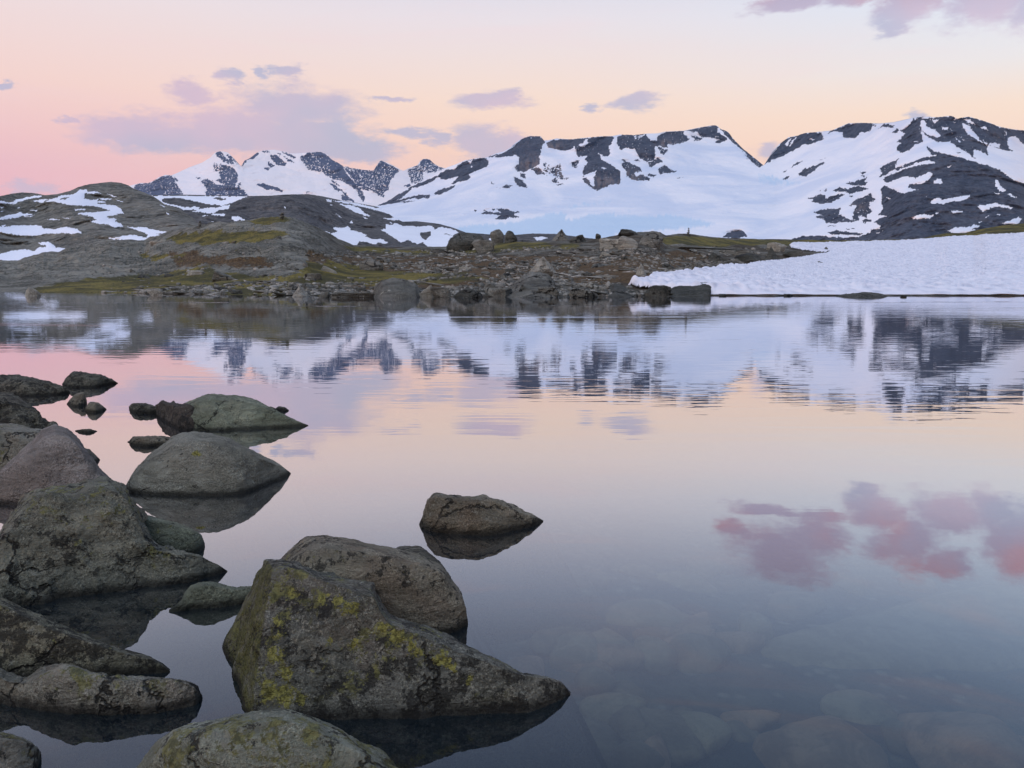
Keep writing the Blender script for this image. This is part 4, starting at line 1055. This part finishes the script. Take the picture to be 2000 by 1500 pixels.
big_rock(PR("33,990/33,1003 38,976/40,1008 48,969/52,1010 64,970/64,1008 74,984/74,1000"), 'small brown stone wedged below the smooth pinkish boulder', M_brown, 0.3, 0.6, seed=16)
big_rock(PR("258,1022/262,1050 280,1016/280,1072 300,1018/300,1082 324,1025/325,1086 350,1030/355,1086 375,1038/382,1082 391,1047/394,1075 400,1063/400,1066"),
         'green grey rounded rock at the right shoulder of the big lichen boulder', M_green, 0.45, 0.6, 0.025, seed=17)
big_rock(PR("-190,1180/-190,1190 -90,1140/-90,1196 -40,1092/-50,1192 0,1056/-15,1189 25,1022/20,1186 47,998/50,1181 72,979/80,1177 108,974/110,1172 144,977/140,1168 173,966/170,1164 205,959/200,1160 230,966/228,1156 252,985/258,1152 272,1016/285,1149 290,1050/310,1147 310,1074/335,1145 340,1082/358,1143 382,1092/385,1141 414,1112/412,1136 433,1128/433,1129"),
         'largest boulder at the left, humped and crusted with green lichen', M_lich, 0.45, 0.42, 0.035, seed=18, facets=0.8)
big_rock(PR("329,1195/329,1197 350,1180/352,1195 362,1163/368,1192 374,1150/385,1190 395,1145/405,1189 418,1144/430,1187 440,1149/450,1184 465,1153/470,1180 485,1150/488,1176 505,1150/505,1168"),
         'low green grey rock between the largest left boulder and the pyramid boulder', M_green, 0.4, 0.4, 0.03, seed=19)
big_rock(PR("750,1100/750,1150 765,1085/765,1170 782,1079/785,1180 822,1080/825,1190 846,1097/850,1190 862,1112/866,1190 880,1132/884,1185"),
         'dark ridge of rock showing behind the loaf-shaped boulder', M_dark, 0.8, 0.5, 0.015, seed=20)
big_rock(PR("520,1150/520,1200 540,1124/540,1225 560,1104/570,1238 596,1078/610,1248 636,1071/650,1252 692,1078/700,1254 760,1088/770,1252 820,1104/820,1247 862,1122/855,1242 888,1154/880,1236 908,1188/900,1228 914,1215/914,1218"),
         'loaf-shaped brown speckled boulder behind the pyramid boulder', M_brown, 0.38, 0.75, 0.018, seed=21)
big_rock(PR("431,1268/431,1269 438,1250/438,1285 452,1220/445,1302 470,1197/455,1328 488,1176/466,1352 502,1155/478,1384 514,1134/489,1413 540,1127/530,1414 580,1132/575,1413 620,1141/620,1411 660,1151/665,1410 712,1158/712,1408 732,1163/736,1407 745,1190/765,1406 764,1219/800,1404 800,1235/840,1402 832,1246/880,1400 900,1272/940,1397 980,1307/1005,1395 1020,1322/1040,1394 1060,1339/1070,1393 1100,1359/1100,1389 1118,1381/1118,1383"),
         'pyramid-shaped boulder with yellow lichen, mossy green left face and tail to the right', M_front, 0.55, 0.12, 0.020, seed=22, facets=0.9,
         spots=[(541, 1199, 11), (541, 1225, 9), (628, 1153, 14), (660, 1158, 14), (682, 1168, 20), (540, 1265, 16), (530, 1335, 26), (560, 1340, 26), (590, 1350, 16), (745, 1210, 12), (775, 1228, 18), (820, 1262, 14), (868, 1270, 18),
                (918, 1310, 10), (885, 1288, 12), (570, 1145, 13), (690, 1240, 12), (650, 1240, 9), (560, 1300, 16), (800, 1240, 12)],
         mat_fn=lambda sp: rock_mat('black_and_yellow_lichen_rock', (0.143, 0.149, 0.123), (0.249, 0.250, 0.214), darkamt=0.95, yellow=0.72, grey=0.55, rust=0.25, green=0.9, seed=4, spots=sp))
big_rock(PR("818,1024/818,1026 826,1003/824,1034 836,986/834,1039 848,974/850,1042 875,976/875,1044 900,979/905,1045 948,979/950,1046 975,984/980,1043 1000,993/1005,1039 1028,1005/1030,1031 1061,1018/1061,1019"),
         'lone wedge-shaped boulder standing apart in open water', M_brown, 0.38, 0.3, 0.03, seed=23, facets=0.8)
big_rock(PR("-170,1200/-170,1330 -60,1165/-60,1335 0,1188/0,1330 40,1207/40,1328 78,1221/80,1326 124,1238/125,1324 186,1260/186,1321 257,1280/260,1318 295,1288/300,1316 315,1298/318,1315 332,1311/332,1313"),
         'sloping boulder tapering right with scattered yellow lichen near the lower left corner', M_front, 0.42, 0.35, 0.02, seed=24)
big_rock(PR("-170,1310/-170,1370 -60,1312/-60,1374 0,1319/0,1377 12,1328/15,1380 53,1332/53,1385 81,1320/85,1388 121,1311/125,1391 155,1319/160,1393 186,1328/190,1394 217,1334/220,1395 229,1328/240,1395 264,1329/270,1395 326,1334/325,1394 363,1343/355,1392 380,1352/376,1386 391,1367/391,1370"),
         'long knobbly grey rock lying low below the tapering boulder', M_low, 0.40, 0.65, 0.03, seed=25)
big_rock(PR("-170,1440/-170,1560 -60,1438/-60,1560 0,1446/0,1548 31,1450/35,1536 62,1458/62,1520 76,1466/74,1500 81,1476/81,1480"),
         'brown rock cut off by the bottom left corner', M_low, 0.42, 0.5, 0.02, seed=26)
big_rock(PR("240,1540/240,1545 279,1500/262,1580 310,1471/290,1600 341,1452/330,1620 403,1438/400,1640 465,1427/460,1645 511,1419/511,1645 558,1419/560,1645 589,1428/600,1645 620,1435/640,1640 660,1451/690,1630 700,1471/735,1620 748,1493/780,1600 800,1535/820,1575 840,1565/840,1568"),
         'rounded boulder with green and yellow lichen at the bottom edge', M_bottom, 0.45, 0.7, 0.018, seed=27)

# yellow lichen patches that show as clear spots
def ico(sub):
    bpy.ops.mesh.primitive_ico_sphere_add(subdivisions=sub, radius=1)
    ob = bpy.context.active_object; me = ob.data
    V = np.empty(len(me.vertices) * 3, np.float32); me.vertices.foreach_get('co', V)
    F = np.array([p.vertices[:] for p in me.polygons])
    bpy.data.objects.remove(ob); bpy.data.meshes.remove(me)
    return V.reshape(-1, 3), F
ICO = {k: ico(k) for k in (2, 3, 4, 5)}
def stone_geo(seed, sub=3, planes=None, n=14, flat=1.0, soft_=12.0, rough=0.11):
    rs = np.random.RandomState(seed)
    V, F = ICO[sub]
    N = rs.normal(size=(n, 3)); N[:, 2] *= flat; N /= np.linalg.norm(N, axis=1, keepdims=True)
    D = rs.uniform(0.72, 1.0, n)
    if planes:
        Np = np.array([p[:3] for p in planes], float); Dp = np.array([p[3] for p in planes], float)
        Np /= np.linalg.norm(Np, axis=1, keepdims=True)
        N = np.vstack([N, Np]); D = np.concatenate([D, Dp])
    c = np.maximum(V @ N.T, 1e-3) / D
    r = 1.0 / (np.sum(c ** soft_, 1)) ** (1 / soft_)
    P = V * r[:, None]
    P = P * (1 + 0.10 * np.minimum(fbm(P * 1.1 + seed * 3.1, 4, 0.6, ridged=True), 0.4)[:, None])
    P = P * (1 + rough * fbm(P * 1.8 + seed, 4, 0.6)[:, None] * 2)
    return P, F
def stone_mesh(name, seed, **kw):
    P, F = stone_geo(seed, **kw)
    return quads_mesh(name, P, F, smooth=False)
SHAPES = {
    'dome': dict(planes=[], n=26, rough=0.04), 'block': dict(planes=[(0, 0, 1, .78), (1, 0, .1, .8), (-1, 0, .1, .8), (0, -1, .1, .75)], n=7),
    'pyramid': dict(planes=[(.85, -.3, .75, .52), (-.85, -.3, .75, .52), (0, -1, .7, .5), (0, 1, .6, .6)], n=4),
    'wedge': dict(planes=[(.65, 0, 1, .45), (-1, -.1, .25, .75), (0, -1, .2, .7)], n=6),
    'wedge_l': dict(planes=[(-.65, 0, 1, .45), (1, -.1, .25, .75), (0, -1, .2, .7)], n=6),
    'slab': dict(planes=[(0, 0, 1, .72), (.1, 0, 1, .75), (0, -1, .1, .8)], n=9)}
def place_stone(px0, px1, py0, py1, shape, mat, label, seed, cat='boulder', sink=0.42, depth=0.8, water_level=False, group=None, name='boulder', sub=4):
    """a boulder filling the pixel box (px0..px1, py0 top .. py1 base) standing on the ground there"""
    cx = (px0 + px1) / 2
    if water_level: Yv = float(water_Y(cx, py1))
    else: Yv = float(ground_at(cx, py1)[1])
    b = at_Y(cx, py1, Yv); tp = at_Y(cx, py0, Yv)
    w = (px1 - px0) / FPX * Yv; h = float(tp[2] - b[2])
    kw = dict(SHAPES[shape]); P, F = stone_geo(seed, sub=sub, **kw)
    mn, mxx = P.min(0), P.max(0)
    if shape in ('pyramid', 'wedge', 'wedge_l'): sink = 0.58
    cut = mn[2] + sink * (mxx[2] - mn[2])
    up_ = P[P[:, 2] > cut - 0.02]; full = mxx - mn
    ex_ = np.maximum(up_.max(0) - up_.min(0), full * 0.72); md_ = (up_.max(0) + up_.min(0)) / 2
    mn = np.array([md_[0] - ex_[0] / 2, md_[1] - ex_[1] / 2, mn[2]]); mxx = np.array([md_[0] + ex_[0] / 2, md_[1] + ex_[1] / 2, mxx[2]])
    S = np.array([w / (mxx[0] - mn[0]), depth * w / (mxx[1] - mn[1]), h / (mxx[2] - cut)])
    P = (P - [(mn[0] + mxx[0]) / 2, (mn[1] + mxx[1]) / 2, cut]) * S
    me = quads_mesh(name, P, F, smooth=False)
    return link(name, me, mat, loc=(float(b[0]), Yv + depth * w * 0.35, float(b[2])), label=label, category=cat, group=group)

PL = [  # px0, px1, py0, py1, shape, material, label
    (871, 946, 453, 489, 'dome', M_shore2, 'big dark domed boulder on the skyline of the far shore'),
    (921, 965, 467, 492, 'slab', M_shore, 'tilted pale slab leaning against the big dark domed boulder'),
    (957, 984, 447, 468, 'dome', M_shore, 'upright knob of rock right of the domed skyline boulder'),
    (985, 1010, 450, 474, 'dome', M_shore2, 'black and pale patched upright skyline rock'),
    (1080, 1112, 447, 469, 'pyramid', M_shore, 'peaked skyline boulder in the middle of the far shore'),
    (1113, 1146, 458, 474, 'dome', M_shore2, 'low rounded skyline rock right of the peaked one'),
    (1163, 1174, 456, 466, 'dome', M_shore2, 'small knob of rock on the skyline'),
    (1026, 1100, 501, 543, 'pyramid', M_shore3, 'tallest pale pyramid boulder of the boulder field'),
    (1010, 1050, 556, 580, 'wedge', M_shore2, 'dark angular rock at the water below the pyramid boulders'),
    (1050, 1092, 560, 581, 'block', M_shore, 'cracked blocky rock at the water below the pyramid boulders'),
    (742, 776, 566, 582, 'dome', M_shore3, 'pale rounded stone in front of the flat-topped boulder'),
    (816, 848, 556, 580, 'wedge_l', M_shore3, 'pale tilted rock right of the flat-topped boulder'),
    (838, 880, 560, 581, 'slab', M_shore, 'grey rock slab at the water right of the pale tilted rock'),
    (886, 942, 562, 582, 'dome', M_shore2, 'broad dark low rock at the water left of the pyramids'),
    (945, 1000, 562, 580, 'slab', M_shore, 'long flat rock at the water just left of the pyramids'),
    (896, 918, 517, 529, 'dome', M_shore3, 'round pale boulder alone in the brown heath'),
    (700, 747, 506, 528, 'dome', M_shore, 'smooth grey boulder above the brown heath'),
    (626, 657, 519, 534, 'wedge', M_shore3, 'pale stone sloping right in the brown grass'),
    (593, 627, 534, 547, 'slab', M_shore, 'flat grey stone in the brown grass'),
    (1250, 1296, 450, 482, 'dome', M_shore, 'big square skyline block left of the stone cairn'),
    (1170, 1215, 465, 487, 'slab', M_shore3, 'pale lichened slab below the skyline'),
    (1208, 1247, 460, 486, 'dome', M_shore3, 'rounded pale rock left of the big square skyline block'),
    (1208, 1252, 447, 462, 'slab', M_shore2, 'broken dark rock on top of the skyline rise'),
    (1335, 1372, 511, 530, 'pyramid', M_shore, 'grey pyramid stone beside the edge of the snow'),
    (1240, 1270, 515, 541, 'pyramid', M_shore3, 'upright pale stone in the middle of the boulder field'),
    (1398, 1422, 509, 520, 'pyramid', M_shore, 'small pyramid stone near the upper snow edge'),
    (1252, 1312, 557, 580, 'slab', M_shore2, 'cracked dark rock left of the undercut ledge'),
    (1110, 1172, 563, 581, 'wedge', M_shore, 'grey stepped rock at the water right of the pyramids'),
    (1380, 1432, 494, 511, 'wedge', M_shore2, 'dark angular boulder left of the stack at the snow'),
    (1436, 1490, 494, 512, 'dome', M_shore2, 'very dark rounded boulder by the upper snow edge'),
    (1410, 1480, 487, 500, 'slab', M_shore, 'long pale slab resting behind the very dark boulder'),
    (1486, 1532, 481, 515, 'pyramid', M_shore2, 'tall dark wedge of the rock pile at the snow'),
    (1500, 1544, 473, 492, 'slab', M_shore3, 'pale flat-topped block behind the tall dark wedge'),
    (1528, 1568, 489, 504, 'slab', M_shore2, 'dark flat rock at the right end of the rock pile'),
    (363, 398, 528, 542, 'block', M_shore3, 'pale square boulder in the yellow green moss'),
    (425, 437, 477, 490, 'dome', M_shore3, 'small upright pale boulder on the mossy hump'),
    (445, 468, 470, 485, 'wedge_l', M_shore3, 'pale sloping boulder on the mossy hump'),
    (493, 512, 474, 485, 'slab', M_shore2, 'small dark stone propped on the hump with a hollow beneath'),
    (281, 320, 470, 482, 'slab', M_shore3, 'long pale slab at the foot of the left hill snow'),
    (522, 549, 460, 486, 'wedge_l', M_shore, 'large grey facet rock on the right side of the hump'),
    (411, 458, 530, 546, 'wedge', M_shore, 'purplish grey rock in the moss right of the pale square boulder'),
    (562, 604, 558, 580, 'pyramid', M_shore3, 'light grey pyramid stone at the shoreline below the hump'),
    (555, 586, 556, 570, 'dome', M_shore, 'low rounded rock behind the shoreline pyramid stone'),
    (622, 642, 568, 582, 'dome', M_shore, 'round grey stone standing at the water edge'),
    (645, 732, 570, 583, 'slab', M_shore, 'long low rock lying along the water edge'),
]
for i, (a_, b_, c1_, d_, sh, mt, lb) in enumerate(PL):
    wl_ = d_ >= 575
    place_stone(a_, b_, c1_, d_ if not wl_ else min(d_, 581), sh, mt, lb, 100 + i, depth=0.75, water_level=wl_)
place_stone(45, 73, 561, 578, 'dome', M_shore3, 'small pale rounded stone alone in the lake at the far left', 301, water_level=True)
place_stone(284, 318, 566, 577, 'slab', M_shore3, 'pale flat stone in the shallow water below the moss', 302, water_level=True)
place_stone(1592, 1620, 510, 521, 'dome', M_shore2, 'lone dark boulder sticking out of the snow field', 303)
place_stone(1606, 1622, 482, 492, 'pyramid', M_shore2, 'small black rock at the tip of the gravel on the snow', 304)
for (x_, y_, l_) in ((1412, 578, 'small flat stone in the water just right of the undercut ledge'), (1541, 578, 'small stone in the water at the snow edge between ledge and island'), (1765, 580, 'tiny dark stone in the water right of the flat rock island')):
    place_stone(x_ - 8, x_ + 8, y_ - 4, y_, 'slab', M_shore2, l_, int(x_), water_level=True, cat='stone', name='stone', group='stones in the water along the snow edge', sub=2)

big_rock(PR("1296,572/1296,578.5 1306,561/1306,579 1318,557/1320,579.3 1340,554/1342,579.5 1360,552/1360,579.5 1378,550.5/1376,579.5 1393,553.5/1384,579.3 1391,563/1388,579 1387,570/1390,578.5"),
         'long undercut ledge of rock where the snow meets the water', M_shore2, 0.9, 0.25, 0.03, seed=41, cols=110, facets=0.8)
big_rock(PR("1176,577/1176,579 1190,563/1190,580 1200,553/1200,580.5 1215,556/1215,580.5 1230,565/1230,580.3 1244,577/1244,579"),
         'dark broad triangular rock at the water', M_shore2, 0.9, 0.3, 0.03, seed=42, cols=80)
big_rock(PR("727,575/727,579 734,556/734,581 745,546/748,582 768,543/768,582.3 790,545/790,582.3 803,551/803,582 812,552/812,581.6 820,566/820,580.5 822,576/822,579"),
         'large flat-topped grey boulder on the shoreline', M_shore, 0.9, 0.45, 0.03, seed=43, cols=110, facets=0.8)
big_rock(PR("978,576/978,579 992,562/992,581 1008,548/1008,582 1024,536/1024,582.5 1040,530/1040,582.5 1056,531/1056,582.5 1072,534/1072,582.3 1082,545/1082,582 1090,562/1090,581 1097,576/1097,579"),
         'broad grey boulder right below the tallest pale pyramid', M_shore, 1.3, 0.2, 0.035, seed=44, cols=120, facets=1.0)
big_rock(PR("1630,578.5/1630,579 1650,574.5/1650,580.5 1672,572.5/1672,581.3 1694,571/1694,581.5 1712,572/1712,581.3 1724,575/1724,580.5 1735,578.6/1735,579"),
         'long flat dark rock island in front of the snow', M_shore2, 0.9, 0.5, 0.02, seed=45, cols=90)
big_rock(PR("1688,572/1688,576 1696,567/1696,576.5 1708,564/1708,576.8 1718,563.5/1718,576.5 1724,568/1722,576"),
         'small tilted stone on the right half of the flat rock island', M_shore2, 0.6, 0.4, 0.02, seed=46, cols=50)

# cairns: stones piled on the skyline
def cairn(px, pyb, pyt, label, seed, widths):
    g_ = ground_at(px, pyb); Yv = float(g_[1]) - 0.3
    b = at_Y(px, pyb, Yv); tp = at_Y(px, pyt, Yv)
    H = float(tp[2] - b[2]); root = link('cairn', None, loc=(float(b[0]), Yv, float(b[2])), category='cairn', label=label)
    n = len(widths); z = -0.05
    for k, wd in enumerate(widths):
        h = H / n * 1.12
        P, F = stone_geo(seed + k, sub=3, **SHAPES['slab'])
        ext = P.max(0) - P.min(0)
        w = wd / FPX * Yv
        P = P / ext * (w, w * 0.8, h * 1.15); P[:, 2] += z + h * 0.5; P[:, 0] += (k % 2 - .5) * 0.1 * w
        link('stone', quads_mesh('stone', P, F, smooth=False), M_shore2 if k % 2 else M_shore, parent=root)
        z += h
cairn(1345, 459, 446, 'small stone cairn on the skyline above the snow', 400, (9, 6.5, 4.5, 3))
cairn(551, 427, 416, 'flat-topped stone cairn on the crest of the mossy hump', 420, (9, 8, 9, 10, 7))
cairn(391, 446, 432, 'dark broken rock stack on the left shoulder of the hump', 440, (12, 10, 6, 4))

# ------------------------------------------------------------------ generic stones of the boulder field
protos = []
for k in range(14):
    sh = ['slab', 'wedge', 'pyramid', 'dome', 'slab', 'wedge_l', 'block'][k % 7]
    me = quads_mesh('stone', *stone_geo(500 + k, sub=3, **SHAPES[sh]), smooth=False)
    me.materials.append([M_shore, M_shore3, M_shore2, M_shore][k % 4]); protos.append(me)
FIELD = T('p', "600,500 680,492 860,488 960,486 1100,480 1250,486 1310,484 1480,480 1490,500 1440,516 1330,534 1240,548 1180,566 1160,580 560,578 300,574 340,560 520,548 590,555 760,556 880,540 760,528 640,516")
FIELD2 = T('p', "1290,470 1480,472 1500,486 1300,492")
placed = 0; rr = np.random.RandomState(3)
big_list = []
LM = [((1063, 520), 'tallest pale pyramid boulder'), ((907, 522), 'round heath boulder'), ((775, 560), 'flat-topped shoreline boulder'), ((722, 516), 'smooth grey boulder'),
      ((641, 526), 'pale sloping stone'), ((1273, 465), 'big square skyline block'), ((1353, 520), 'snow-edge pyramid stone'), ((1256, 528), 'upright pale stone'),
      ((908, 471), 'big domed skyline boulder'), ((1350, 565), 'undercut ledge'), ((1210, 565), 'dark triangular waterside rock'), ((380, 535), 'pale square boulder'), ((583, 568), 'shoreline pyramid stone'),
      ((1462, 503), 'very dark rounded boulder'), ((1096, 458), 'peaked skyline boulder'), ((960, 570), 'long flat waterside rock')]
TONE = ['greyish', 'pale grey', 'dark grey', 'grey']
SHAPEW = ['flat', 'wedge-shaped', 'pointed', 'rounded', 'flattish', 'tapering', 'blocky']
def near_label(px, py, w, k):
    d = [math.hypot((px - a[0]) * .7, (py - a[1]) * 1.6) for a, _ in LM]; i = int(np.argmin(d)); (ax, ay), nm = LM[i]
    hx = 'right' if px > ax else 'left'; vy = 'lower' if py > ay else 'upper'
    dist = 'just' if d[i] < 22 else ('a little way' if d[i] < 45 else 'well')
    rel = f'{dist} {vy} {hx} of the' if abs(py - ay) > 8 and abs(px - ax) > 12 else (f'{dist} {hx} of the' if abs(px - ax) > 12 else (f'{dist} below the' if py > ay else f'{dist} behind the'))
    size = 'small' if w < 11 else ('middling' if w < 17 else 'large')
    return f'{size} {TONE[k % 4]} {SHAPEW[k % 7]} stone {rel} {nm}'
while placed < 225:
    px = rr.uniform(250, 1500); py = rr.uniform(478, 579)
    okf = bool(inside(FIELD, np.array([px]), np.array([py]))[0]) or bool(inside(FIELD2, np.array([px]), np.array([py]))[0])
    if not okf and rr.rand() > 0.05: continue
    if py < float(interp_line(TOP_E, px)) + 4: continue
    far = (580 - py) / 100
    w = np.clip(rr.gamma(1.6, 6.5) + 7, 8, 46) * (1 - 0.45 * far)
    p = ground_at(px, py); Yv = float(p[1]); s = w / FPX * Yv / 2
    kk = rr.randint(14); ob = link('stone', protos[kk])
    ob.location = (float(p[0]), Yv, float(p[2]) + 0.10 * s)
    ob.scale = (s * rr.uniform(.85, 1.15), s * rr.uniform(.6, 1.1), s * rr.uniform(.30, .62))
    ob.rotation_euler = (rr.uniform(-.25, .25), rr.uniform(-.25, .25), rr.uniform(-.6, .6))
    ob['category'] = 'stone'; ob['group'] = 'stones strewn over the far shore'
    ob['label'] = near_label(px, py, w, kk)
    placed += 1
# countless small ones: one mesh
Vs, Fs, off = [], [], 0
smallP = [stone_geo(700 + k, sub=2, **SHAPES[['slab', 'wedge', 'dome', 'block'][k % 4]]) for k in range(8)]
cnt = 0
while cnt < 8500:
    px = rr.uniform(200, 1560); py = 480 + 99 * rr.beta(1.3, 1.0)
    if py < float(interp_line(TOP_E, px)) + 3: continue
    A1 = bool(inside(FIELD, np.array([px]), np.array([py]))[0]) or bool(inside(FIELD2, np.array([px]), np.array([py]))[0])
    shore_ = py > 566 and 280 < px < 1385
    if px > 1385 and py > 520: continue
    if not (A1 or shore_) and rr.rand() > 0.06: continue
    p = ground_at(px, py); Yv = float(p[1])
    cl = float(fbm(v3(p[0] / 5.0, p[1] / 9.0, 4.0), 3)) * 2.2 + 0.55
    if rr.rand() > cl + (0.35 if shore_ else 0): continue
    w = np.clip(rr.gamma(1.3, 3.2) + 2.0, 2.2, 14) * (1 - 0.35 * (580 - py) / 100)
    s = w / FPX * Yv / 2
    Pp, Ff = smallP[rr.randint(8)]
    an = rr.uniform(-1, 1); ca, sa = math.cos(an), math.sin(an)
    Q = Pp * (s * rr.uniform(.7, 1.3), s * rr.uniform(.6, 1.1), s * rr.uniform(.45, .95))
    Q[:, 2] += rr.uniform(-.22, .22) * Q[:, 0]
    Q = np.stack([Q[:, 0] * ca - Q[:, 1] * sa, Q[:, 0] * sa + Q[:, 1] * ca, Q[:, 2]], -1) + (p[0], p[1], p[2] + 0.1 * s)
    Vs.append(Q); Fs.append(Ff + off); off += len(Q); cnt += 1
me = quads_mesh('scree', np.vstack(Vs), np.vstack(Fs), smooth=False)
m, t, o = new_mat('mixed_small_stones')
geo = t.new('ShaderNodeNewGeometry')
rpi = geo.outputs['Random Per Island']
c = t.ramp(rpi, [(0.0, (0.060, 0.060, 0.053)), (0.35, (0.13, 0.13, 0.118)), (0.7, (0.22, 0.215, 0.195)), (1.0, (0.36, 0.35, 0.32))])
n1 = t.noise(geo.outputs['Position'], 6.0, 4, 0.7)
c = t.mix(t.step(n1, 0.45, 0.65), c, t.mix(0.5, c, (0.05, 0.045, 0.03)))
principled(t, o, c, 0.9, t.bump(n1, 0.8, 0.1), 0.2)
link('scree', me, m, kind='stuff', label='countless small loose stones and rubble covering the far shore')

# ------------------------------------------------------------------ stones under the water
def bed_stone(px, py, wpx, hpx, dep, label, seed, mat=None, shape='dome', top=0.3):
    Yv = float(water_Y(px, py, -dep)); p = at_Y(px, py, Yv)
    w = wpx / FPX * Yv / 2; ln = hpx / FPX * Yv / math.sin(math.atan2(CAM_H + dep, Yv)) / 2
    P, F = stone_geo(seed, sub=4, **SHAPES[shape])
    P = P * (w, ln, max(0.10, min(w, ln) * 0.55))
    me = quads_mesh('stone', P, F, smooth=True)
    return link('stone', me, mat or M_bed, loc=(float(p[0]), Yv, -dep - 0.06), label=label, category='stone', group='stones on the lake bed')
M_bedp = bed_mat('pale_submerged_stone', (0.073, 0.068, 0.045), (0.133, 0.121, 0.082))
M_bedb = bed_mat('brown_submerged_stone', (0.078, 0.054, 0.035), (0.162, 0.113, 0.075))
BS = [(1650, 1290, 430, 150, .75, 'largest pale slab on the lake bed at the right', M_bedp, 'slab'), (1900, 1450, 260, 150, .42, 'brownish stone under water at the bottom right corner', M_bedb, 'dome'),
      (1620, 1470, 320, 150, .50, 'broad brown stone under water at the bottom edge', M_bedb, 'dome'), (1255, 1200, 220, 60, .60, 'long pale stone under water right of the loaf-shaped boulder', M_bedp, 'slab'),
      (1070, 1160, 150, 45, .5, 'pale flat stone under water below the lone wedge boulder', M_bedp, 'slab'), (1405, 1330, 140, 50, .70, 'reddish stone under water left of the largest pale slab', M_bedb, 'dome'),
      (1935, 1180, 170, 60, .75, 'pale stone under water at the right edge', M_bedp, 'dome'), (1680, 1372, 180, 45, .55, 'grey stone under water just below the largest pale slab', M_bedp, 'dome'),
      (1010, 1300, 100, 56, .35, 'pale stone under water beside the tail of the pyramid boulder', M_bedb, 'dome'), (1225, 1400, 90, 50, .42, 'small round stone under water right of the pyramid boulder tail', M_bed, 'dome'),
      (1330, 1405, 130, 60, .5, 'green grey stone under water near the bottom', M_bed, 'dome'), (1100, 1455, 120, 80, .36, 'round grey stone under water near the bottom edge', M_bed, 'dome'),
      (1240, 1470, 140, 60, .40, 'mossy stone under water at the bottom edge', M_bed, 'dome'), (1780, 1420, 120, 60, .50, 'dim grey stone under water between the brown ones', M_bed, 'dome'),
      (1340, 1145, 140, 45, .7, 'faint pale stone under water in the middle distance', M_bedp, 'dome'), (1560, 1180, 200, 60, .95, 'faint deep slab under the reflected cloud', M_bed, 'slab'),
      (1850, 1240, 220, 70, .95, 'deep grey stone behind the largest pale slab', M_bed, 'dome'), (1150, 1290, 130, 50, .5, 'dim brown stone under water above the tail tip', M_bedb, 'dome'),
      (1440, 1430, 150, 60, .55, 'rounded green stone under water left of the broad brown one', M_bed, 'dome'), (1215, 1345, 120, 46, .5, 'dull stone under water above the small round one', M_bed, 'dome')]
for i, (px, py, w, h, dp, lb, mt, sh) in enumerate(BS): bed_stone(px, py, w, h, dp, lb, 800 + i, mt, sh)
pr2 = []
for k in range(6):
    P, F = stone_geo(860 + k, sub=3, **SHAPES['dome']); me = quads_mesh('stone', P, F); me.materials.append([M_bed, M_bedp, M_bedb][k % 3]); pr2.append(me)
for k in range(38):
    px = rr.uniform(560, 2060); py = rr.uniform(1130, 1560)
    if px < 1120 and py < 1420 and px < 900: px += 500
    dep = rr.uniform(0.45, 0.85)
    Yv = float(water_Y(px, py, -dep)); p = at_Y(px, py, Yv)
    s = rr.uniform(0.09, 0.17)
    kb = rr.randint(6); ob = link('stone', pr2[kb]); ob.location = (float(p[0]), Yv, min(float(bed_z(p[0], Yv)) + 0.2 * s, -0.25))
    ob.scale = (s * rr.uniform(.9, 1.6), s * rr.uniform(.8, 1.3), s * rr.uniform(.5, .8)); ob.rotation_euler = (0, 0, rr.uniform(0, 3))
    BL = [('largest pale slab', 1650, 1290), ('broad brown bottom stone', 1620, 1470), ('corner brown stone', 1900, 1450), ('long pale stone', 1255, 1200), ('tail of the pyramid boulder', 1118, 1383), ('pale stone at the right edge', 1935, 1180), ('reddish stone', 1405, 1330)]
    nb_l = min(BL, key=lambda q: math.hypot(px - q[1], (py - q[2]) * 1.6))
    ob['category'] = 'stone'; ob['group'] = 'small stones scattered on the lake bed'
    ob['label'] = f"{['dim grey', 'pale', 'brownish'][kb % 3]} {'tiny' if s < .13 else 'small'} submerged stone {'right' if px > nb_l[1] else 'left'} {'below' if py > nb_l[2] else 'above'} the {nb_l[0]}"

# ------------------------------------------------------------------ air
bx0, bx1, by0, by1, bz0, bz1 = -16000, 16000, -600, 14800, -4.0, 1900
V = np.array([(x, y, z) for z in (bz0, bz1) for y in (by0, by1) for x in (bx0, bx1)], float)
F = np.array([(0, 2, 3, 1), (4, 5, 7, 6), (0, 1, 5, 4), (2, 6, 7, 3), (0, 4, 6, 2), (1, 3, 7, 5)])
m, t, o = new_mat('thin_blue_air')
pv = t.new('ShaderNodeVolumePrincipled')
pv.inputs['Color'].default_value = (0.36, 0.60, 1.0, 1); pv.inputs['Density'].default_value = 1.8e-5
t.l.new(pv.outputs[0], o.inputs['Volume'])
link('haze', quads_mesh('haze', V, F, smooth=False), m, kind='stuff', label='thin evening haze over the valley')
